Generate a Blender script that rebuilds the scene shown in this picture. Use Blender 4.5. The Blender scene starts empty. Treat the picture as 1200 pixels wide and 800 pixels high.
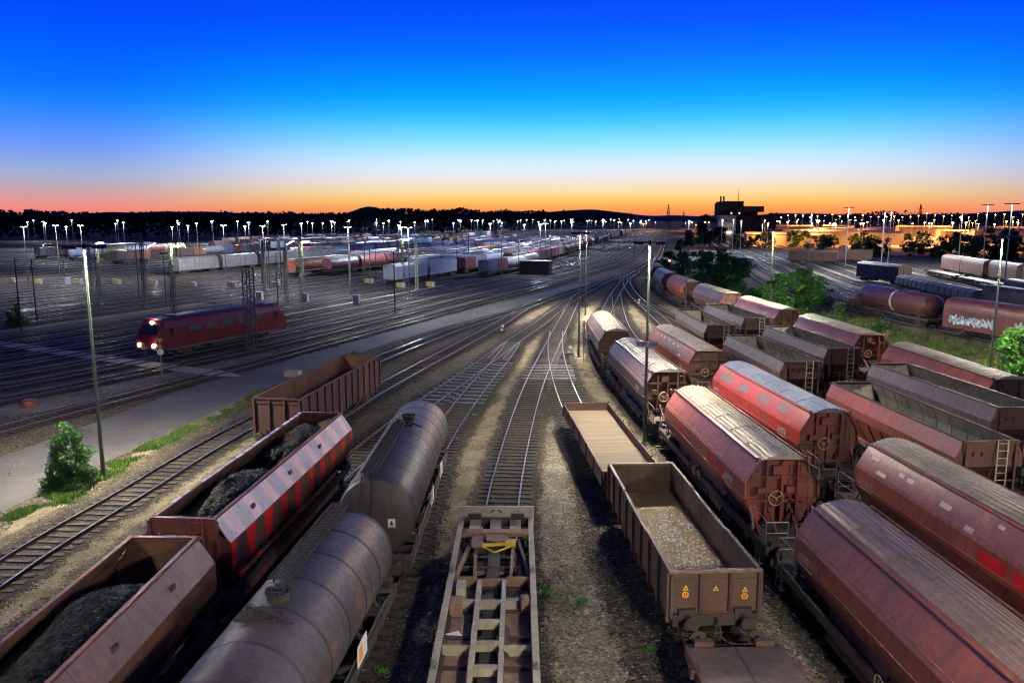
import bpy, math, random
from mathutils import Vector, Matrix, noise as mnoise
random.seed(7)
R = math.radians
scene = bpy.context.scene
COL = scene.collection

# ------------------------------------------------------------------ survey: photo measurements -> ground points
CAMZ = 13.4
PITCH = math.atan(144/914.0)
_c, _s = math.cos(PITCH), math.sin(PITCH)
def at(px, py, z=0.0):
    u = -(py-400)/914.0
    dx = (px-600)/914.0
    Y = _c+_s*u; Z = -_s+_c*u
    t = (z-CAMZ)/Z
    return (dx*t, Y*t)

def srgb(r, g, b):
    f = lambda c: (c/255/12.92 if c/255 <= .04045 else ((c/255+.055)/1.055)**2.4)
    return (f(r), f(g), f(b))

# ------------------------------------------------------------------ mesh builder
class MB:
    def __init__(self):
        self.v = []; self.f = []; self.m = []; self.cur = 0
    def add(self, vs, fs, m=None):
        b = len(self.v); self.v.extend(vs)
        for f in fs:
            self.f.append(tuple(i+b for i in f)); self.m.append(self.cur if m is None else m)
        return self
    def box(self, x0, x1, y0, y1, z0, z1, m=None):
        return self.add([(x0,y0,z0),(x1,y0,z0),(x1,y1,z0),(x0,y1,z0),(x0,y0,z1),(x1,y0,z1),(x1,y1,z1),(x0,y1,z1)],
                 [(0,3,2,1),(4,5,6,7),(0,1,5,4),(1,2,6,5),(2,3,7,6),(3,0,4,7)], m)
    def bar(self, p, q, w, h=None, m=None, up=(0,0,1)):
        h = w if h is None else h
        p = Vector(p); q = Vector(q); d = (q-p).normalized(); u = Vector(up)
        if abs(d.dot(u)) > .97: u = Vector((1,0,0))
        a = d.cross(u).normalized()*(w/2); b = a.cross(d).normalized()*(h/2)
        vs = [p-a-b, p+a-b, p+a+b, p-a+b, q-a-b, q+a-b, q+a+b, q-a+b]
        return self.add([tuple(x) for x in vs], [(0,1,2,3),(7,6,5,4),(0,4,5,1),(1,5,6,2),(2,6,7,3),(3,7,4,0)], m)
    def tube(self, p, q, r, n=8, r2=None, cap=True, m=None):
        r2 = r if r2 is None else r2
        p = Vector(p); q = Vector(q); d = (q-p).normalized()
        u = Vector((0,0,1)) if abs(d.z) < .97 else Vector((1,0,0))
        a = d.cross(u).normalized(); b = d.cross(a)
        vs = []
        for c, rr in ((p, r), (q, r2)):
            for i in range(n):
                t = 2*math.pi*i/n
                vs.append(tuple(c+a*(rr*math.cos(t))+b*(rr*math.sin(t))))
        fs = [(i, i+n, (i+1) % n+n, (i+1) % n) for i in range(n)]
        if cap: fs += [tuple(range(n)), tuple(range(2*n-1, n-1, -1))]
        return self.add(vs, fs, m)
    def path(self, pts, r, n=6, m=None):
        for a, b in zip(pts[:-1], pts[1:]): self.tube(a, b, r, n, m=m)
        return self
    def prism(self, prof, y0, y1, caps=True, closed=True, m=None):
        n = len(prof)
        vs = [(x, y0, z) for x, z in prof]+[(x, y1, z) for x, z in prof]
        fs = [(i, i+n, (i+1) % n+n, (i+1) % n) for i in range(n if closed else n-1)]
        if caps and closed: fs += [tuple(range(n)), tuple(range(2*n-1, n-1, -1))]
        return self.add(vs, fs, m)
    def lathe_y(self, prof, n=32, cx=0, cz=0, m=None, a0=0, a1=2*math.pi):
        full = abs(a1-a0-2*math.pi) < 1e-6; k = n if full else n+1
        vs = []
        for r, y in prof:
            for i in range(k):
                t = a0+(a1-a0)*i/n
                vs.append((cx+r*math.cos(t), y, cz+r*math.sin(t)))
        fs = []
        for j in range(len(prof)-1):
            for i in range(n):
                i2 = (i+1) % k
                fs.append((j*k+i, (j+1)*k+i, (j+1)*k+i2, j*k+i2))
        return self.add(vs, fs, m)
    def torus(self, c, R_, r, axis='y', n=20, k=6, m=None):
        vs = []; fs = []
        for i in range(n):
            a = 2*math.pi*i/n
            for j in range(k):
                b = 2*math.pi*j/k
                rr = R_+r*math.cos(b); h = r*math.sin(b)
                p = (rr*math.cos(a), h, rr*math.sin(a)) if axis == 'y' else ((h, rr*math.cos(a), rr*math.sin(a)) if axis == 'x' else (rr*math.cos(a), rr*math.sin(a), h))
                vs.append((c[0]+p[0], c[1]+p[1], c[2]+p[2]))
        for i in range(n):
            for j in range(k):
                fs.append((i*k+j, ((i+1) % n)*k+j, ((i+1) % n)*k+(j+1) % k, i*k+(j+1) % k))
        return self.add(vs, fs, m)
    def poly(self, pts, m=None):
        return self.add(list(pts), [tuple(range(len(pts)))], m)
    def build(self, name, mats, parent=None, smooth=None):
        me = bpy.data.meshes.new(name)
        me.from_pydata(self.v, [], self.f)
        mats = mats if isinstance(mats, (list, tuple)) else [mats]
        for mm in mats: me.materials.append(mm)
        if len(mats) > 1: me.polygons.foreach_set('material_index', self.m)
        if smooth is not None:
            me.polygons.foreach_set('use_smooth', [True]*len(self.f))
            me.set_sharp_from_angle(angle=R(smooth))
        me.update()
        o = bpy.data.objects.new(name, me); COL.objects.link(o)
        if parent is not None: o.parent = parent; KID.setdefault(parent.name, []).append(o)
        return o

KID = {}
def tag(o, label=None, cat=None, group=None, kind=None):
    if label: o['label'] = label
    if cat: o['category'] = cat
    if group: o['group'] = group
    if kind: o['kind'] = kind
    return o
def thing(name, label, cat, loc=(0,0,0), hd=0, group=None):
    o = bpy.data.objects.new(name, None); COL.objects.link(o)
    o.empty_display_size = .3
    o.location = loc; o.rotation_euler = (0, 0, -hd)
    return tag(o, label, cat, group)
def clone(o, loc=None, hd=None, label=None, parent=None, swap=None):
    c = o.copy(); COL.objects.link(c)
    if parent is not None: c.parent = parent; KID.setdefault(parent.name, []).append(c)
    if loc is not None: c.location = loc
    if hd is not None: c.rotation_euler = (0, 0, -hd)
    if label: c['label'] = label
    if swap and c.type == 'MESH':
        for sl in c.material_slots:
            k = sl.material.name if sl.material else ''
            if k in swap:
                sl.link = 'OBJECT'; sl.material = swap[k]
    for ch in list(KIDS(o)): clone(ch, parent=c, swap=swap)
    return c
def KIDS(o): return KID.get(o.name, [])
def drop(o, prefix):
    for ch in list(KIDS(o)):
        if ch.name.startswith(prefix): KID[o.name].remove(ch); bpy.data.objects.remove(ch)

# ------------------------------------------------------------------ materials
class NT:
    def __init__(self, name):
        self.mat = bpy.data.materials.new(name); self.mat.use_nodes = True
        self.t = self.mat.node_tree; self.n = self.t.nodes; self.l = self.t.links
        self.b = self.n['Principled BSDF']
    def new(self, t, **kw):
        x = self.n.new(t)
        for k, v in kw.items(): setattr(x, k, v)
        return x
    def coords(self, scale=(1,1,1), rnd=True, kind='Object'):
        tc = self.new('ShaderNodeTexCoord'); mp = self.new('ShaderNodeMapping')
        mp.inputs['Scale'].default_value = scale
        self.l.new(tc.outputs[kind], mp.inputs['Vector'])
        if rnd:
            oi = self.new('ShaderNodeObjectInfo'); mu = self.new('ShaderNodeMath', operation='MULTIPLY'); mu.inputs[1].default_value = 137.0
            self.l.new(oi.outputs['Random'], mu.inputs[0])
            self.l.new(mu.outputs[0], mp.inputs['Location'])
        return mp.outputs[0]
    def noise(self, vec, scale, detail=6, rough=.6):
        x = self.new('ShaderNodeTexNoise'); x.inputs['Scale'].default_value = scale; x.inputs['Detail'].default_value = detail; x.inputs['Roughness'].default_value = rough
        self.l.new(vec, x.inputs['Vector']); return x.outputs['Fac']
    def voro(self, vec, scale, out='Color'):
        x = self.new('ShaderNodeTexVoronoi'); x.inputs['Scale'].default_value = scale
        self.l.new(vec, x.inputs['Vector']); return x.outputs[out]
    def ramp(self, fac, stops, interp='LINEAR'):
        x = self.new('ShaderNodeValToRGB'); e = x.color_ramp.elements; x.color_ramp.interpolation = interp
        while len(e) < len(stops): e.new(.5)
        for i, (p, c) in enumerate(stops):
            e[i].position = p; e[i].color = (*c, 1) if isinstance(c, (tuple, list)) else (c, c, c, 1)
        self.l.new(fac, x.inputs['Fac']); return x.outputs['Color']
    def mix(self, fac, a, b, blend='MIX'):
        x = self.new('ShaderNodeMix', data_type='RGBA', blend_type=blend)
        for s, v in ((x.inputs[0], fac), (x.inputs[6], a), (x.inputs[7], b)):
            if isinstance(v, (int, float)): s.default_value = v
            elif isinstance(v, (tuple, list)): s.default_value = (*v, 1)
            else: self.l.new(v, s)
        return x.outputs[2]
    def math(self, op, a, b=0.0):
        x = self.new('ShaderNodeMath', operation=op)
        for s, v in ((x.inputs[0], a), (x.inputs[1], b)):
            if isinstance(v, (int, float)): s.default_value = v
            else: self.l.new(v, s)
        return x.outputs[0]
    def bump(self, h, strength=.3, dist=.02):
        x = self.new('ShaderNodeBump'); x.inputs['Strength'].default_value = strength; x.inputs['Distance'].default_value = dist
        self.l.new(h, x.inputs['Height']); self.l.new(x.outputs[0], self.b.inputs['Normal'])
    def col(self, c):
        if isinstance(c, (tuple, list)): self.b.inputs['Base Color'].default_value = (*c, 1)
        else: self.l.new(c, self.b.inputs['Base Color'])
    def rough(self, r):
        if isinstance(r, (int, float)): self.b.inputs['Roughness'].default_value = r
        else: self.l.new(r, self.b.inputs['Roughness'])
    def metal(self, m): self.b.inputs['Metallic'].default_value = m

M = {}
def paint(name, a, b, dirt=(.05,.04,.033), rough=.5, metal=0., big=.55, streak=.5, seams=0., dents=.25, dirtamt=.55):
    """Weathered paint: two tones in big patches, dirt in downward runs, fine grime; optional welded seams across the length."""
    n = NT(name)
    v = n.coords(); big_n = n.noise(v, big, 5, .6)
    base = n.mix(n.ramp(big_n, [(.38, 0.), (.62, 1.)]), a, b)
    vs = n.coords((3.0, 3.0, .28)); st = n.noise(vs, 1.3, 7, .65)
    base = n.mix(n.math('MULTIPLY', n.ramp(st, [(.47, 0.), (.66, 1.)]), streak), base, dirt)
    fine = n.noise(v, 6, 8, .7)
    base = n.mix(n.math('MULTIPLY', n.ramp(fine, [(.46, 0.), (.85, 1.)]), dirtamt), base, dirt)
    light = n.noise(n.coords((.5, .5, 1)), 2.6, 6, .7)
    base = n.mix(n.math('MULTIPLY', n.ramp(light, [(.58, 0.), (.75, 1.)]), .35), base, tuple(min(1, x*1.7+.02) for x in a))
    if seams:
        tc = n.new('ShaderNodeTexCoord'); sp = n.new('ShaderNodeSeparateXYZ'); n.l.new(tc.outputs['Object'], sp.inputs[0])
        fr = n.math('FRACT', n.math('DIVIDE', sp.outputs['Y'], seams))
        line = n.math('LESS_THAN', fr, .05/seams)
        base = n.mix(n.math('MULTIPLY', line, .55), base, dirt)
    n.col(base); n.rough(n.ramp(fine, [(.3, max(.1, rough-.13)), (.75, min(1, rough+.25))])); n.metal(metal)
    h = n.math('ADD', n.math('MULTIPLY', n.noise(v, 1.6, 3, .5), 2.0), n.math('MULTIPLY', fine, .12))
    n.bump(h, dents, .03)
    M[name] = n.mat; return n.mat
def plain(name, c, rough=.6, metal=0., var=.35, scale=4.0, bump=.1):
    n = NT(name); v = n.coords()
    nz = n.noise(v, scale, 7, .65)
    n.col(n.mix(n.ramp(nz, [(.32, 0.), (.68, 1.)]), tuple(x*(1-var) for x in c), tuple(min(1, x*(1+var*.6)) for x in c)))
    n.rough(rough); n.metal(metal)
    if bump: n.bump(n.noise(v, scale*6, 4), bump, .01)
    M[name] = n.mat; return n.mat
def emit(name, c, s):
    n = NT(name); n.col((.8,.8,.8)); n.b.inputs['Emission Color'].default_value = (*c, 1); n.b.inputs['Emission Strength'].default_value = s
    M[name] = n.mat; return n.mat
def stones(name, cols, cell=14., bump=.8, patch=.25, green=None, rough=.9, edge=False):
    """Loose stone surface: a colour per stone, broad patches, height per stone. World-sized through object coordinates."""
    n = NT(name); v = n.coords(rnd=False)
    vo = n.new('ShaderNodeTexVoronoi'); vo.inputs['Scale'].default_value = cell; n.l.new(v, vo.inputs['Vector'])
    sp = n.new('ShaderNodeSeparateColor'); n.l.new(vo.outputs['Color'], sp.inputs[0])
    k = len(cols)
    c = n.ramp(sp.outputs[0], [(i/(k-1), cols[i]) for i in range(k)])
    big = n.noise(v, patch, 8, .68)
    c = n.mix(n.ramp(big, [(.38, 0.), (.62, 1.)]), c, n.mix(1., c, (.52,.5,.47), 'MULTIPLY'))
    mid = n.noise(v, 1.7, 6, .75)
    c = n.mix(n.ramp(mid, [(.5, 0.), (.7, .7)]), c, n.mix(1., c, (1.5,1.45,1.35), 'MULTIPLY'))
    if green:
        g = n.noise(n.coords((.6,.6,.6), rnd=False), .9, 8, .75)
        c = n.mix(n.ramp(g, [(.56, 0.), (.68, .75)]), c, green)
    n.col(c); n.rough(rough); n.b.inputs['Specular IOR Level'].default_value = .25
    n.bump(n.math('ADD', n.math('MULTIPLY', vo.outputs['Distance'], -1.), n.math('MULTIPLY', mid, .7)), bump, .06)
    if edge:   # stones thin out towards the edge of the sheet
        at_ = n.new('ShaderNodeAttribute'); at_.attribute_name = 'edge'
        br = n.noise(v, .9, 3, .6)
        e = n.math('ADD', n.math('MULTIPLY', at_.outputs['Fac'], 1.5), n.math('ADD', n.math('MULTIPLY', n.math('SUBTRACT', sp.outputs[1], .5), .75), n.math('MULTIPLY', n.math('SUBTRACT', br, .5), 2.2)))
        n.l.new(n.math('GREATER_THAN', e, .55), n.b.inputs['Alpha'])
    M[name] = n.mat; return n.mat

# paints of the wagons
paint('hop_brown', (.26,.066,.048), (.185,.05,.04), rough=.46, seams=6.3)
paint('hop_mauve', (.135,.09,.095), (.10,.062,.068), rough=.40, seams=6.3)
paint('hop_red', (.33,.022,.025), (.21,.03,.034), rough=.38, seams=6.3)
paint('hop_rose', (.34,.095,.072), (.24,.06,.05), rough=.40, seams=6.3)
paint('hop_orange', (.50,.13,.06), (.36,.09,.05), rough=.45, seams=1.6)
paint('roof_zinc', (.30,.29,.27), (.21,.195,.175), dirt=(.08,.07,.055), rough=.46, metal=.3, streak=.3, dents=.04)
paint('roof_tan', (.36,.31,.23), (.26,.215,.16), dirt=(.10,.085,.06), rough=.5, metal=.2, streak=.3, dents=.04)
paint('roof_brown', (.27,.185,.145), (.20,.135,.105), dirt=(.08,.06,.05), rough=.38, metal=.3, streak=.3, dents=.04)
paint('roof_blue', (.20,.235,.30), (.15,.175,.22), dirt=(.08,.08,.09), rough=.35, metal=.45, streak=.3, dents=.04)
paint('end_dark', (.085,.032,.026), (.05,.027,.023), rough=.6)
paint('hop_brown_edge', (.40,.13,.085), (.30,.09,.06), rough=.5)
paint('hop_rose_edge', (.48,.19,.14), (.36,.12,.09), rough=.5)
paint('end_red', (.20,.028,.026), (.09,.028,.025), rough=.55)
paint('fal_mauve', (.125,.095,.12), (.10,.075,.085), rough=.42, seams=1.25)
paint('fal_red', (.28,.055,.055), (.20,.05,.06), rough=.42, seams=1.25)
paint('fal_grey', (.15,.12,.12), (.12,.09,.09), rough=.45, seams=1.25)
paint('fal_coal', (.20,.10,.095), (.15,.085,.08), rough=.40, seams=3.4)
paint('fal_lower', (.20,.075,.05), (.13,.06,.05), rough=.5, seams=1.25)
paint('inner_grey', (.16,.16,.145), (.10,.10,.09), rough=.7, seams=1.5)
paint('inner_pale', (.42,.38,.30), (.30,.27,.2), rough=.7)
paint('rim_red', (.20,.05,.045), (.15,.045,.04), rough=.5)
paint('frame_dark', (.035,.03,.03), (.05,.04,.036), rough=.7, streak=.3)
paint('bogie_dark', (.04,.032,.028), (.06,.045,.036), rough=.75, streak=.3)
paint('tank_grey', (.085,.074,.073), (.05,.043,.044), dirt=(.025,.02,.018), rough=.46, seams=0, dents=.3, big=.35)
paint('tank_band', (.05,.043,.042), (.035,.03,.03), rough=.5)
paint('tank_rusty0', (.098,.088,.09), (.052,.046,.05), dirt=(.03,.024,.02), rough=.48, streak=.4, dents=.35, dirtamt=.4, big=.3)
def rusted(name, basemat, rust, thr=.60):
    m_ = M[basemat].copy(); m_.name = name; t = m_.node_tree; b = t.nodes['Principled BSDF']; src = b.inputs['Base Color'].links[0].from_socket
    tc = t.nodes.new('ShaderNodeTexCoord'); facs = []
    for sc, th in ((.42, thr), (5.5, .44)):
        nz = t.nodes.new('ShaderNodeTexNoise'); nz.inputs['Scale'].default_value = sc; nz.inputs['Detail'].default_value = 8; nz.inputs['Roughness'].default_value = .7; t.links.new(tc.outputs['Object'], nz.inputs['Vector'])
        r = t.nodes.new('ShaderNodeMapRange'); r.inputs['From Min'].default_value = th-.05; r.inputs['From Max'].default_value = th+.08; t.links.new(nz.outputs['Fac'], r.inputs['Value']); facs.append(r.outputs[0])
    mu = t.nodes.new('ShaderNodeMath'); mu.operation = 'MULTIPLY'; t.links.new(facs[0], mu.inputs[0]); t.links.new(facs[1], mu.inputs[1])
    mx = t.nodes.new('ShaderNodeMix'); mx.data_type = 'RGBA'; t.links.new(mu.outputs[0], mx.inputs[0]); t.links.new(src, mx.inputs[6]); mx.inputs[7].default_value = (*rust, 1); t.links.new(mx.outputs[2], b.inputs['Base Color'])
    M[name] = m_
rusted('tank_rusty', 'tank_rusty0', (.26,.13,.065), .585)
paint('tank_maroon', (.13,.05,.05), (.10,.038,.045), rough=.3, dents=.15)
paint('gond_brown', (.13,.075,.055), (.10,.055,.045), rough=.6, seams=0)
paint('gond_inner', (.16,.10,.065), (.11,.07,.05), rough=.75)
paint('gond_red', (.10,.036,.038), (.065,.032,.036), rough=.55)
paint('gond_rust', (.17,.075,.04), (.10,.05,.03), rough=.75)
paint('rim_worn', (.25,.17,.12), (.17,.10,.075), rough=.55)
paint('deck_steel', (.12,.095,.08), (.085,.066,.058), rough=.5)
paint('cont_frame', (.40,.375,.31), (.30,.27,.215), dirt=(.14,.075,.045), rough=.6, streak=.3)
paint('cont_rust', (.26,.16,.115), (.20,.135,.10), dirt=(.10,.06,.04), rough=.7)
paint('box_maroon', (.20,.055,.055), (.15,.045,.052), rough=.42, seams=0)
paint('box_dark', (.085,.075,.085), (.06,.05,.055), rough=.5, seams=1.3)
paint('box_tan', (.26,.16,.10), (.19,.115,.075), rough=.55, seams=1.3)
paint('box_white', (.50,.54,.66), (.40,.44,.55), dirt=(.2,.2,.22), rough=.45, seams=3.)
paint('box_grey', (.25,.24,.235), (.18,.17,.165), rough=.5, seams=1.4)
paint('box_brown', (.20,.11,.08), (.15,.08,.06), rough=.5, seams=1.4)
paint('box_blue', (.10,.15,.27), (.08,.11,.2), rough=.5, seams=1.)
paint('box_orange', (.42,.17,.07), (.33,.13,.06), rough=.5, seams=1.)
paint('box_yellow', (.48,.36,.14), (.36,.27,.11), rough=.5, seams=1.)
paint('box_red', (.32,.07,.06), (.24,.06,.05), rough=.5, seams=1.)
paint('tank_white', (.40,.39,.38), (.3,.29,.28), rough=.3, metal=.3)
paint('loco_red', (.20,.014,.016), (.15,.012,.015), dirt=(.1,.03,.03), rough=.3, streak=.2, dents=.03, dirtamt=.2)
plain('loco_grey', (.10,.10,.11), .5)
plain('chalk_white', (.62,.6,.58), .6, var=.12)
plain('chalk_dull', (.33,.28,.26), .6, var=.3)
plain('yellow', (.62,.45,.05), .5, var=.2)
plain('sign_orange', (.75,.30,.04), .5, var=.1)
plain('black', (.012,.012,.012), .5, var=.2)
plain('navy', (.02,.03,.12), .5, var=.1)
plain('rubber', (.02,.02,.022), .7)
plain('glass_dark', (.02,.025,.03), .08, var=.05, bump=0)
plain('galv', (.23,.25,.235), .42, .6, var=.25, scale=2.)
plain('post_green', (.10,.13,.105), .45, .3, var=.25, scale=2.)
plain('mast_green', (.16,.19,.13), .5, .2, var=.3, scale=3.)
plain('lamp_bar', (.045,.055,.085), .35, .4, var=.2)
plain('wheel_steel', (.09,.075,.065), .45, .7)
plain('handwheel', (.36,.27,.16), .45, .2)
plain('plate_white', (.75,.75,.76), .5, var=.08)
plain('plank', (.25,.205,.15), .75, var=.3, scale=2.2)
plain('concrete', (.30,.285,.25), .85, var=.2, scale=1.5)
plain('cabinet_yellow', (.28,.21,.07), .5, var=.2)
plain('cabinet_grey', (.3,.3,.31), .5, var=.15)
plain('brick_dark', (.03,.022,.022), .85, var=.3, scale=1.)
plain('facade', (.22,.18,.18), .8, var=.2, scale=.6)
plain('shed_pale', (.40,.34,.27), .7, var=.2, scale=.3)
plain('bark', (.07,.05,.035), .9)
emit('lamp_near', (1., .90, .68), 4600.)
emit('lamp_mid', (.95, .97, 1.), 45.)
emit('lamp_bright', (1., .92, .7), 8500.)
emit('lamp_foot', (1., .9, .68), 7200.)
emit('lamp_dim', (1., .9, .68), 2000.)
emit('wall_light', (1., .92, .8), 45.)
emit('lamp_far', (.85, .92, 1.), 20.)
emit('lamp_sodium', (1., .55, .2), 45.)
emit('tube_light', (1., .95, .72), 230.)
emit('head_light', (1., .86, .62), 30.)
emit('red_light', (1., .05, .04), 30.)
emit('window_lit', (1., .75, .4), 2.5)

n = NT('graffiti_white'); v = n.coords(rnd=False)
n.col(n.mix(n.ramp(n.noise(v, 2.2, 4), [(.42, 0.), (.55, 1.)]), (.62,.66,.7), (.25,.38,.48))); n.rough(.5); M['graffiti_white'] = n.mat
plain('graffiti_yellow', (.55,.45,.08), .5)
plain('red_paint', (.62,.02,.03), .45, var=.25, scale=2.)
plain('pink_white', (.62,.42,.42), .42, var=.25, scale=1.4)

# wood planks of the flat wagon: boards across the wagon
n = NT('deck_planks'); v = n.coords((.25, 6.5, 1), rnd=False)
pl = n.noise(v, 1.0, 3, .5); fine = n.noise(n.coords((.7, 9, 1)), 2.5, 8, .75)
tc = n.new('ShaderNodeTexCoord'); sp = n.new('ShaderNodeSeparateXYZ'); n.l.new(tc.outputs['Object'], sp.inputs[0])
gap = n.math('LESS_THAN', n.math('FRACT', n.math('DIVIDE', sp.outputs['Y'], .22)), .09)
c = n.mix(n.ramp(pl, [(.35, 0.), (.65, 1.)]), (.10,.08,.058), (.165,.135,.097))
c = n.mix(n.ramp(fine, [(.45, 0.), (.72, .8)]), c, (.12,.09,.065))
n.col(n.mix(n.math('MULTIPLY', gap, .6), c, (.04,.03,.025))); n.rough(.8); n.bump(n.math('SUBTRACT', fine, gap), .4, .02); M['deck_planks'] = n.mat
# gondola floor: ochre planks strewn with pale chips
n = NT('scrap_floor'); v = n.coords(rnd=False)
f1 = n.noise(n.coords((1, 5, 1), rnd=False), 1.2, 6, .7)
c = n.mix(n.ramp(f1, [(.36, 0.), (.64, 1.)]), (.42,.29,.13), (.24,.165,.09))
n.col(c); n.rough(.8); n.bump(f1, .5, .03); M['scrap_floor'] = n.mat
# coal
n = NT('coal'); v = n.coords(rnd=False)
vo = n.new('ShaderNodeTexVoronoi'); vo.inputs['Scale'].default_value = 11; n.l.new(v, vo.inputs['Vector'])
sp = n.new('ShaderNodeSeparateColor'); n.l.new(vo.outputs['Color'], sp.inputs[0])
n.col(n.ramp(sp.outputs[0], [(0., .004), (.75, .009), (1., .03)])); n.rough(.55); n.b.inputs['Specular IOR Level'].default_value = .25; n.bump(n.math('ADD', vo.outputs['Distance'], n.noise(v, 22, 4)), .9, .07); M['coal'] = n.mat
# coal wagon panels: paint bleached in rectangles (upper) and bare red bands (lower)
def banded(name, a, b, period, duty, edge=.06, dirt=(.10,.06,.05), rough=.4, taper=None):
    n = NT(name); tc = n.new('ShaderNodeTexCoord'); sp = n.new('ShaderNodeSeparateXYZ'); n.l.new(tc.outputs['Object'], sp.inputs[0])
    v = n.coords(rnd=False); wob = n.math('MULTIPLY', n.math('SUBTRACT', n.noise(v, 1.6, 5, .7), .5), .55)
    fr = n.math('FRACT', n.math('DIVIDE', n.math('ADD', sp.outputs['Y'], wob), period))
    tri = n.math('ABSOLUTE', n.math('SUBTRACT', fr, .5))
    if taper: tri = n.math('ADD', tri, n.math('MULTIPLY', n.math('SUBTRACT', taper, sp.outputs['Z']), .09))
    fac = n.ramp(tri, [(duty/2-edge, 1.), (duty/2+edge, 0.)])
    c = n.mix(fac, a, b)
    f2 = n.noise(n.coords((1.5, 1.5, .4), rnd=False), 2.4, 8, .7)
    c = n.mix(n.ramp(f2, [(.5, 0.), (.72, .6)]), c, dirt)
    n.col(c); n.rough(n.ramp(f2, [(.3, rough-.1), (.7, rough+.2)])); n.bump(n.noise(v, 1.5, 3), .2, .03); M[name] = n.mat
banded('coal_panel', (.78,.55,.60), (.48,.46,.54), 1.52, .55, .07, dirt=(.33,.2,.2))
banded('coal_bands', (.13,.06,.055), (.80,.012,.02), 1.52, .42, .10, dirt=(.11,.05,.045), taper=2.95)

# ground
stones('ground', [(.03,.025,.02),(.08,.067,.05),(.145,.122,.09),(.05,.042,.033),(.26,.225,.17)], 10., 1., .07, green=(.045,.05,.026))
stones('ballast', [(.018,.016,.015),(.036,.031,.029),(.062,.053,.049),(.026,.023,.022),(.11,.097,.088)], 11., 1., .12, edge=True)
stones('sand', [(.17,.15,.10),(.26,.23,.16),(.12,.105,.075),(.35,.31,.235)], 20., .6, .5, edge=True)
stones('pale_gravel', [(.16,.145,.12),(.26,.24,.20),(.10,.09,.075),(.40,.37,.31)], 11., .9, .3, green=(.05,.06,.03), edge=True)
n = NT('asphalt'); v = n.coords(rnd=False)
c = n.mix(n.ramp(n.noise(v, .25, 8, .65), [(.36, 0.), (.64, 1.)]), (.062,.060,.062), (.096,.093,.094))
cr = n.new('ShaderNodeTexVoronoi'); cr.feature = 'DISTANCE_TO_EDGE'; cr.inputs['Scale'].default_value = .12
wv = n.new('ShaderNodeVectorMath', operation='ADD'); nn = n.new('ShaderNodeTexNoise'); nn.inputs['Scale'].default_value = .5; n.l.new(v, nn.inputs['Vector'])
ms = n.new('ShaderNodeVectorMath', operation='SCALE'); ms.inputs['Scale'].default_value = 3.; n.l.new(nn.outputs['Color'], ms.inputs[0]); n.l.new(v, wv.inputs[0]); n.l.new(ms.outputs[0], wv.inputs[1]); n.l.new(wv.outputs[0], cr.inputs['Vector'])
c = n.mix(n.ramp(cr.outputs['Distance'], [(.0, .75), (.012, 0.)]), c, (.03,.03,.03))
c = n.mix(n.ramp(n.noise(v, 2.2, 8, .8), [(.55, 0.), (.75, .4)]), c, (.20,.19,.175))
n.col(c); n.rough(.75); n.bump(n.noise(v, 30, 4), .3, .01); M['asphalt'] = n.mat
# rails, sleepers
n = NT('rail_top'); v = n.coords(rnd=False); n.col(n.mix(n.noise(v, .8, 4), (.44,.41,.41), (.31,.28,.28))); n.metal(.85); n.rough(.29); M['rail_top'] = n.mat
plain('rail_side', (.075,.05,.04), .7, .3)
paint('sleeper', (.021,.017,.014), (.033,.027,.022), rough=.75, streak=.2)
plain('sleeper_steel', (.20,.205,.22), .5, .6, var=.4, scale=1.2)
# leaves
def leafmat(name, a, b, em=0):
    n = NT(name); oi = n.new('ShaderNodeNewGeometry'); 
    c = n.mix(oi.outputs['Random Per Island'], a, b); n.col(c); n.rough(.55)
    n.b.inputs['Subsurface Weight'].default_value = 0.
    tr = n.new('ShaderNodeBsdfTranslucent'); n.l.new(c, tr.inputs['Color'])
    mx = n.new('ShaderNodeMixShader'); mx.inputs[0].default_value = .3
    n.l.new(n.b.outputs[0], mx.inputs[1]); n.l.new(tr.outputs[0], mx.inputs[2])
    n.l.new(mx.outputs[0], n.n['Material Output'].inputs[0]); M[name] = n.mat
leafmat('leaf', (.05,.17,.025), (.10,.29,.045))
leafmat('leaf_dark', (.02,.05,.018), (.04,.085,.025))
leafmat('leaf_mid', (.035,.105,.028), (.07,.18,.04))
leafmat('grass_blade', (.06,.18,.02), (.12,.28,.04))
leafmat('grass_dry', (.09,.10,.035), (.13,.13,.05))
leafmat('wood_far', (.008,.012,.010), (.016,.022,.018))
plain('hill_far', (.015,.022,.06), 1., var=.2, scale=.01, bump=0)  # distance haze put into the hills as a bluish base colour
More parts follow.
